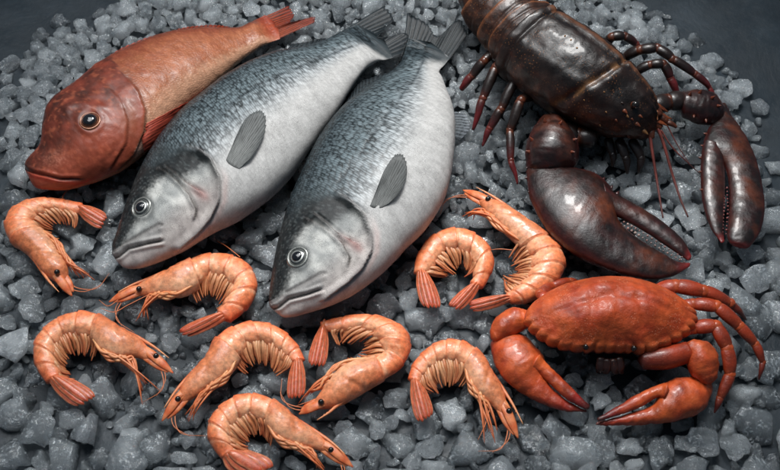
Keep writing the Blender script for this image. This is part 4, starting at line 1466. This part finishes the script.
# ice material: wet, milky inside, clear towards the skin
def ice_mat(name, dens, clearness, tint):
    N = NT(name)
    co = N.n('TexCoord').outputs['Object']
    info = N.n('ObjectInfo')
    v = N.n('VectorMath', {0: co, 1: N.n('VectorMath', {0: info.outputs['Location'], 'Scale': 7.0}, operation='SCALE').outputs[0]}, operation='ADD').outputs[0]
    big = N.noise(v, 60, 4, 0.65, 0.8)
    fine = N.noise(v, 420, 4, 0.7)
    rr = N.ramp(N.noise(v, 110, 4, 0.65), [(0.38, 0.015), (0.58, 0.04), (0.76, 0.20)])
    nb = N.bump(fine, 0.45, 0.0016, N.bump(big, 1.0, 0.011))
    g = N.n('BsdfRefraction', {'Color': tint + (1,), 'Roughness': rr, 'IOR': 1.31, 'Normal': nb})
    tr = N.n('BsdfTransparent', {'Color': tint + (1,)})
    clear = N.n('MixShader', {0: clearness, 1: g.outputs[0], 2: tr.outputs[0]})
    fr = N.n('Fresnel', {'IOR': 1.55, 'Normal': nb})
    gl = N.n('BsdfGlossy', {'Color': (1, 1, 1, 1), 'Roughness': rr, 'Normal': nb})
    # frosted skin in patches
    fz = N.math('MULTIPLY', N.ramp(fine, [(0.45, 0.0), (0.62, 1.0)]), N.ramp(N.noise(v, 95, 3, 0.6), [(0.42, 0.02), (0.60, 0.75)]))
    df = N.n('BsdfDiffuse', {'Color': (0.80, 0.87, 0.92, 1), 'Normal': nb})
    tl = N.n('BsdfTranslucent', {'Color': (0.80, 0.87, 0.92, 1), 'Normal': nb})
    wh = N.n('MixShader', {0: 0.5, 1: df.outputs[0], 2: tl.outputs[0]})
    skin = N.n('MixShader', {0: fz, 1: clear.outputs[0], 2: wh.outputs[0]})
    m = N.finish(N.n('MixShader', {0: fr.outputs[0], 1: skin.outputs[0], 2: gl.outputs[0]}))
    if dens:
        vs = N.n('VolumeScatter', {'Color': (0.945, 0.985, 1.0, 1), 'Density': dens, 'Anisotropy': 0.2})
        N.t.links.new(vs.outputs[0], N.out.inputs['Volume'])
    return m


M_ICES = [ice_mat('clear_ice', 40.0, 0.5, (0.95, 0.98, 1.0)), ice_mat('hazy_ice', 85.0, 0.5, (0.95, 0.98, 1.0)), ice_mat('cloudy_ice', 170.0, 0.55, (0.95, 0.98, 1.0))]
M_ICEBED = ice_mat('ice_bed', 130.0, 0.58, (0.95, 0.975, 0.99))


def ico(sub):
    bm = bmesh.new()
    bmesh.ops.create_icosphere(bm, subdivisions=sub, radius=1)
    v = np.array([p.co[:] for p in bm.verts])
    f = np.array([[q.index for q in p.verts] for p in bm.faces])
    bm.free()
    return v, f


def ice_shape(v, rng, cuts=5):
    q = rng.uniform(2.6, 4.5)
    v = v / (np.abs(v) ** q).sum(axis=1)[:, None] ** (1 / q)
    v *= rng.uniform(0.85, 1.1, size=3)
    w = np.zeros(len(v))
    for k in range(7):
        d = rng.normal(size=3)
        d /= np.linalg.norm(d)
        w += np.sin(v @ d * rng.uniform(1.6, 5.0) + rng.uniform(0, 6)) * rng.uniform(0.03, 0.10)
    v *= (1 + w)[:, None]
    for k in range(cuts):
        d = rng.normal(size=3)
        d /= np.linalg.norm(d)
        h = v @ d - rng.uniform(0.45, 0.85)
        k_ = np.where(h > 0, h, 0)
        v -= ((0.92 * k_ * k_ / (k_ + 0.035)))[:, None] * d
    w = np.zeros(len(v))
    for k in range(9):
        d = rng.normal(size=3)
        d /= np.linalg.norm(d)
        w += np.sin(v @ d * rng.uniform(5, 14) + rng.uniform(0, 6)) * rng.uniform(0.008, 0.028)
    v *= (1 + w)[:, None]
    v *= np.array([rng.uniform(0.95, 1.25), rng.uniform(0.85, 1.1), rng.uniform(0.62, 0.85)])
    return v / np.abs(v[:, :2]).max(axis=0).mean()


rng = np.random.default_rng(11)
V4, F4 = ico(4)
V3, F3 = ico(3)
LUMPS = []
for i in range(18):
    v = ice_shape(V4, rng)
    me = bpy.data.meshes.new('ice_lump')
    me.from_pydata((v * 0.0165).tolist(), [], F4.tolist())
    me.polygons.foreach_set('use_smooth', [True] * len(me.polygons))
    me.materials.append(M_ICES[(0, 1, 2, 1, 0)[i % 5]])
    LUMPS.append(me)
SMALL = [ice_shape(V3, rng, 7) for i in range(24)]

# ---- where animals are (from above, and in the picture)
CELL = 0.004
low = {}
for p in FOOT:
    k = (int(p.x // CELL), int(p.y // CELL))
    if p.z < low.get(k, 9):
        low[k] = p.z
seen = set()
for p in FOOT:
    x, y = Q(p)
    seen.add((int(x // 3), int(y // 3)))
seen2 = set(seen)
for (x, y) in seen:
    for dx in (-1, 0, 1):
        for dy in (-1, 0, 1):
            if (x + 2 * dx, y + 2 * dy) in seen or (x + dx, y + dy) in seen and False:
                seen2.add((x + dx, y + dy))
seen = seen2

# outline of the heap (photo pixels on the counter's plane)
heap_px = [(-30, 470), (-10, 395), (-40, 330), (-40, 200), (-14, 120), (14, 62), (52, 24), (104, 0), (150, -22), (300, -60), (480, -110), (600, -60), (640, -6), (690, 32), (728, 62), (752, 104), (768, 160), (790, 215), (815, 290), (820, 420), (760, 500), (600, 540), (300, 540), (90, 510), (40, 470)]
HP = [P(x, y, ZT + 0.02) for x, y in heap_px]


def inside(x, y):
    """distance inside the heap's edge (negative outside)"""
    best, c = 9, False
    for i in range(len(HP)):
        a, b_ = HP[i], HP[(i + 1) % len(HP)]
        if (a.y > y) != (b_.y > y) and x < (b_.x - a.x) * (y - a.y) / (b_.y - a.y) + a.x:
            c = not c
        dx, dy = b_.x - a.x, b_.y - a.y
        t = max(0, min(1, ((x - a.x) * dx + (y - a.y) * dy) / (dx * dx + dy * dy)))
        best = min(best, math.hypot(x - a.x - dx * t, y - a.y - dy * t))
    best = best if c else -best
    return best + 0.016 * nz((x, y, 0), 22, 9) + 0.010 * nz((x, y, 0), 60, 4)


def bed(x, y, d):
    back = sst(-0.02, 0.30, y)
    return ZT + (0.006 + 0.020 * back) * sst(-0.005, 0.07, d) + 0.003 * nz((x, y, 0), 14, 3)


def room(x, y, r):
    """lowest animal point over a disc"""
    z = 9
    k = int(r // CELL) + 1
    cx, cy = int(x // CELL), int(y // CELL)
    for i in range(-k, k + 1):
        for j in range(-k, k + 1):
            if i * i + j * j <= k * k:
                z = min(z, low.get((cx + i, cy + j), 9))
    return z


def visible(x, y, z, r):
    px, py = Q(Vector((x, y, z)))
    R = r / S
    n, v = 0, 0
    for i in range(-4, 5):
        for j in range(-4, 5):
            if i * i + j * j <= 16:
                n += 1
                qx, qy = px + i * R / 4, py + j * R / 4
                if 0 <= qx < 780 and 0 <= qy < 470 and (int(qx // 3), int(qy // 3)) not in seen:
                    v += 1
    return v / n * PI * R * R


cand = []
gridh = {}


def place(x, y, r, gap, key):
    c = 0.03
    gx, gy = int(x // c), int(y // c)
    for i in (-2, -1, 0, 1, 2):
        for j in (-2, -1, 0, 1, 2):
            for (a, b_, q) in gridh.get((key, gx + i, gy + j), ()):
                if math.hypot(a - x, b_ - y) < (r + q) * gap:
                    return False
    gridh.setdefault((key, gx, gy), []).append((x, y, r))
    return True


rnd = random.Random(5)
for ps in range(3):
    for _ in range(9000):
        x, y = rnd.uniform(-0.56, 0.56), rnd.uniform(-0.34, 0.52)
        d = inside(x, y)
        if d < -0.012 or rnd.random() > 0.25 + 0.75 * sst(-0.012, 0.03, d):
            continue
        near = sst(0.40, -0.20, y)
        r = (0.0112 + 0.0072 * near) * rnd.uniform(*((0.95, 1.3), (0.7, 0.95), (0.5, 0.7))[ps])
        if not place(x, y, r, (0.80, 0.74, 0.70)[ps], 0):
            continue
        z = bed(x, y, d) + rnd.uniform(-0.1, 0.35) * r
        zr = room(x, y, r * 1.0)
        if z + r * 0.85 > zr:
            if zr < 0.010 or r > 0.011:
                r = min(r, max(0.006, (zr - ZT) / 0.75))
            z = zr - r * 0.85 - 0.001
            if z < ZT - 0.3 * r:
                continue
        cand.append([x, y, z, r])
for q in cand:
    q.append(visible(*q[:4]))
cand.sort(key=lambda q: -q[4])
solo = [q for q in cand[:300] if q[4] > 60]
rest = cand[len(solo):]

# ---- labels: each lump told by the thing it lies next to
ANCH = [('the red fish', [(45, 160), (90, 120), (150, 80), (220, 45), (290, 22)]), ('the left bass', [(130, 250), (170, 190), (230, 130), (300, 80), (380, 35)]),
        ('the right bass', [(285, 305), (320, 250), (370, 190), (410, 120), (435, 40)]), ('the lobster\'s body', [(485, 25), (530, 60), (580, 90), (640, 120), (660, 200)]),
        ('the lobster\'s left claw', [(550, 150), (590, 215), (660, 260)]), ('the lobster\'s right claw', [(715, 110), (735, 180), (735, 235)]), ('the lobster\'s left legs', [(470, 100), (490, 120), (512, 160)]),
        ('the lobster\'s right legs', [(640, 45), (690, 65), (715, 95)]),
        ('the crab\'s shell', [(545, 310), (610, 310), (680, 310)]), ('the crab\'s left claw', [(505, 330), (530, 380), (575, 400)]), ('the crab\'s right claw', [(705, 365), (670, 405), (615, 420)]), ('the crab\'s legs', [(730, 300), (750, 350), (725, 390)]),
        ('the far left shrimp', [(25, 215), (40, 250), (65, 280), (90, 210)]), ('the shrimp under bass jaw', [(130, 295), (180, 278), (240, 275), (200, 325)]),
        ('the lower left shrimp', [(45, 350), (90, 325), (150, 355), (80, 395)]), ('the shrimp left of centre', [(175, 405), (215, 360), (270, 335), (297, 380)]),
        ('the hook shaped shrimp', [(315, 340), (360, 325), (395, 350), (340, 390)]), ('the bottom shrimp', [(220, 430), (260, 405), (310, 440), (340, 460)]),
        ('the shrimp by crab claw', [(415, 390), (445, 350), (485, 380), (510, 420)]), ('the headless shrimp', [(425, 280), (455, 240), (485, 265), (465, 295)]), ('the shrimp by lobster claw', [(485, 200), (530, 230), (550, 275), (490, 305)])]
DIRS = ['right of', 'below and right of', 'just below', 'below and left of', 'left of', 'above and left of', 'just above', 'above and right of']
zones = {}
for q in solo:
    px, py = Q(Vector(q[:3]))
    best = None
    for nm, pts in ANCH:
        for (ax, ay) in pts:
            d = math.hypot(px - ax, py - ay)
            if best is None or d < best[0]:
                cx = sum(p[0] for p in pts) / len(pts)
                cy = sum(p[1] for p in pts) / len(pts)
                best = (d, nm, cx, cy)
    a = math.atan2(py - best[3], px - best[2])
    dr = DIRS[int(round(a / (PI / 4))) % 8]
    zones.setdefault((dr, best[1]), []).append((px, py, q))
for (dr, nm), ql in zones.items():
    where = f'{dr} {nm}'
    left = list(ql)
    if len(left) == 1:
        left[0][2].append(f'only clear ice lump {where}')
        continue
    picks = [('biggest', lambda e: -e[2][3]), ('leftmost', lambda e: e[0]), ('rightmost', lambda e: -e[0]), ('topmost', lambda e: e[1]), ('lowest', lambda e: -e[1]), ('smallest', lambda e: e[2][3])]
    used = []
    for wd, key in picks:
        if not left:
            break
        e = min(ql, key=key)
        if e in left:
            e[2].append(f'{wd} ice lump of those {where}')
            left.remove(e)
    for i, e in enumerate(sorted(left, key=lambda e: e[0])):
        # neighbours in the same spot: told by which outer lump they touch
        o = min((f for f in ql if len(f[2]) > 5 and f is not e), key=lambda f: math.hypot(f[0] - e[0], f[1] - e[1]))
        wd = o[2][5].split()[0]
        a = math.atan2(e[1] - o[1], e[0] - o[0])
        e[2].append(f'ice lump {DIRS[2 * int(round(a / (PI / 2))) % 8]} the {wd if wd != "ice" else "inner"} one {where}')
for i, (x, y, z, r, vis, lab) in enumerate(solo):
    o = bpy.data.objects.new('ice_lump', LUMPS[i % len(LUMPS)])
    COL.objects.link(o)
    o.location = (x, y, z)
    o.rotation_euler = (rnd.gauss(0, 0.25) + (PI if rnd.random() < 0.5 else 0), rnd.gauss(0, 0.25), rnd.uniform(0, 6.28))
    k = r / 0.0165 * rnd.uniform(0.95, 1.1)
    o.scale = (k, k * rnd.uniform(0.9, 1.1), k * rnd.uniform(0.9, 1.1))
    o['label'], o['category'], o['group'] = lab, 'ice lump', 'ice lumps heaped on the slate'

# ---- the rest of the ice: one mass of small pieces under and between the lumps
def rotm(rg):
    q = rg.normal(size=4)
    q /= np.linalg.norm(q)
    a, b_, c, d = q
    return np.array([[a*a+b_*b_-c*c-d*d, 2*(b_*c-a*d), 2*(b_*d+a*c)], [2*(b_*c+a*d), a*a-b_*b_+c*c-d*d, 2*(c*d-a*b_)], [2*(b_*d-a*c), 2*(c*d+a*b_), a*a-b_*b_-c*c+d*d]])


pieces = [(x, y, z, r) for x, y, z, r, *_ in rest]
nsm = 0
for _ in range(30000):
    x, y = rnd.uniform(-0.60, 0.60), rnd.uniform(-0.36, 0.56)
    d = inside(x, y)
    if d < -0.012:
        continue
    r = rnd.uniform(0.004, 0.0095)
    if rnd.random() > 0.35 + 0.65 * sst(0.0, 0.25, y):
        continue
    if not place(x, y, r, 0.78, 1):
        continue
    z = bed(x, y, d) - 0.006 + rnd.uniform(-0.003, 0.004)
    zr = room(x, y, r * 1.1)
    z = min(z, zr - r * 1.2 - 0.0005)
    if z < ZT - 0.2 * r:
        continue
    pieces.append((x, y, z, r))
VV, FF, o_ = [], [], 0
for i, (x, y, z, r) in enumerate(pieces):
    v = SMALL[i % len(SMALL)] @ rotm(rng).T * r + np.array([x, y, z])
    VV.append(v)
    FF.append(F3 + o_)
    o_ += len(v)
VV, FF = np.concatenate(VV), np.concatenate(FF)
me = bpy.data.meshes.new('crushed_ice')
me.vertices.add(len(VV))
me.vertices.foreach_set('co', VV.astype(np.float32).ravel())
me.loops.add(len(FF) * 3)
me.loops.foreach_set('vertex_index', FF.astype(np.int32).ravel())
me.polygons.add(len(FF))
me.polygons.foreach_set('loop_start', np.arange(0, len(FF) * 3, 3, dtype=np.int32))
me.polygons.foreach_set('loop_total', np.full(len(FF), 3, dtype=np.int32))
me.update()
me.polygons.foreach_set('use_smooth', [True] * len(me.polygons))
me.materials.append(M_ICEBED)
ob = bpy.data.objects.new('crushed_ice', me)
COL.objects.link(ob)
ob['kind'] = 'stuff'
ob['label'] = 'bed of small crushed ice pieces filling the gaps between the larger lumps'
ob['category'] = 'crushed ice'
print('ICE', len(cand), len(solo), len(rest), len(pieces), len(VV))
# ------------------------------------------------------------------ light, camera, render settings
W = bpy.data.worlds.new('World')
SC.world = W
W.use_nodes = True
bg = W.node_tree.nodes['Background']
bg.inputs[0].default_value = (0.50, 0.72, 0.95, 1)
bg.inputs[1].default_value = 0.13


def area(name, loc, target, size, power, col, spread=180, sy=None):
    L = bpy.data.lights.new(name, 'AREA')
    L.energy = power
    L.color = col
    L.size = size
    if sy:
        L.shape = 'RECTANGLE'
        L.size_y = sy
    L.spread = math.radians(spread)
    o = bpy.data.objects.new(name, L)
    COL.objects.link(o)
    o.location = loc
    o.rotation_euler = (Vector(target) - Vector(loc)).to_track_quat('-Z', 'Y').to_euler()
    return o


area('softbox_light', (-0.20, 0.48, 1.35), (0.0, 0.06, 0), 1.4, 4.6, (0.98, 0.99, 1.0), 66, 1.0)
area('key_light', (0.10, 0.75, 1.25), (0.0, 0.06, 0), 0.34, 2.6, (1.0, 0.985, 0.96), 66, 0.34)
cam = bpy.data.cameras.new('camera')
co_ = bpy.data.objects.new('camera', cam)
COL.objects.link(co_)
co_.location = CAM
co_.rotation_euler = (math.radians(90) - ELEV, 0, 0)
cam.sensor_width = 36
cam.lens = 36 * FPX / 780
cam.clip_start = 0.01
cam.clip_end = 100
cam.dof.use_dof = True
cam.dof.focus_distance = DIST - 0.01
cam.dof.aperture_fstop = 9.0
SC.camera = co_
SC.view_settings.view_transform = 'Standard'
SC.view_settings.look = 'None'
SC.view_settings.exposure = 0
SC.view_settings.gamma = 1
SC.render.engine = 'CYCLES'
c = SC.cycles
c.use_denoising = True
c.max_bounces = 14
c.transmission_bounces = 12
c.glossy_bounces = 5
c.diffuse_bounces = 3
c.transparent_max_bounces = 20
c.caustics_reflective = False
c.caustics_refractive = True
c.sample_clamp_indirect = 4.0
c.blur_glossy = 0.5
c.volume_bounces = 8
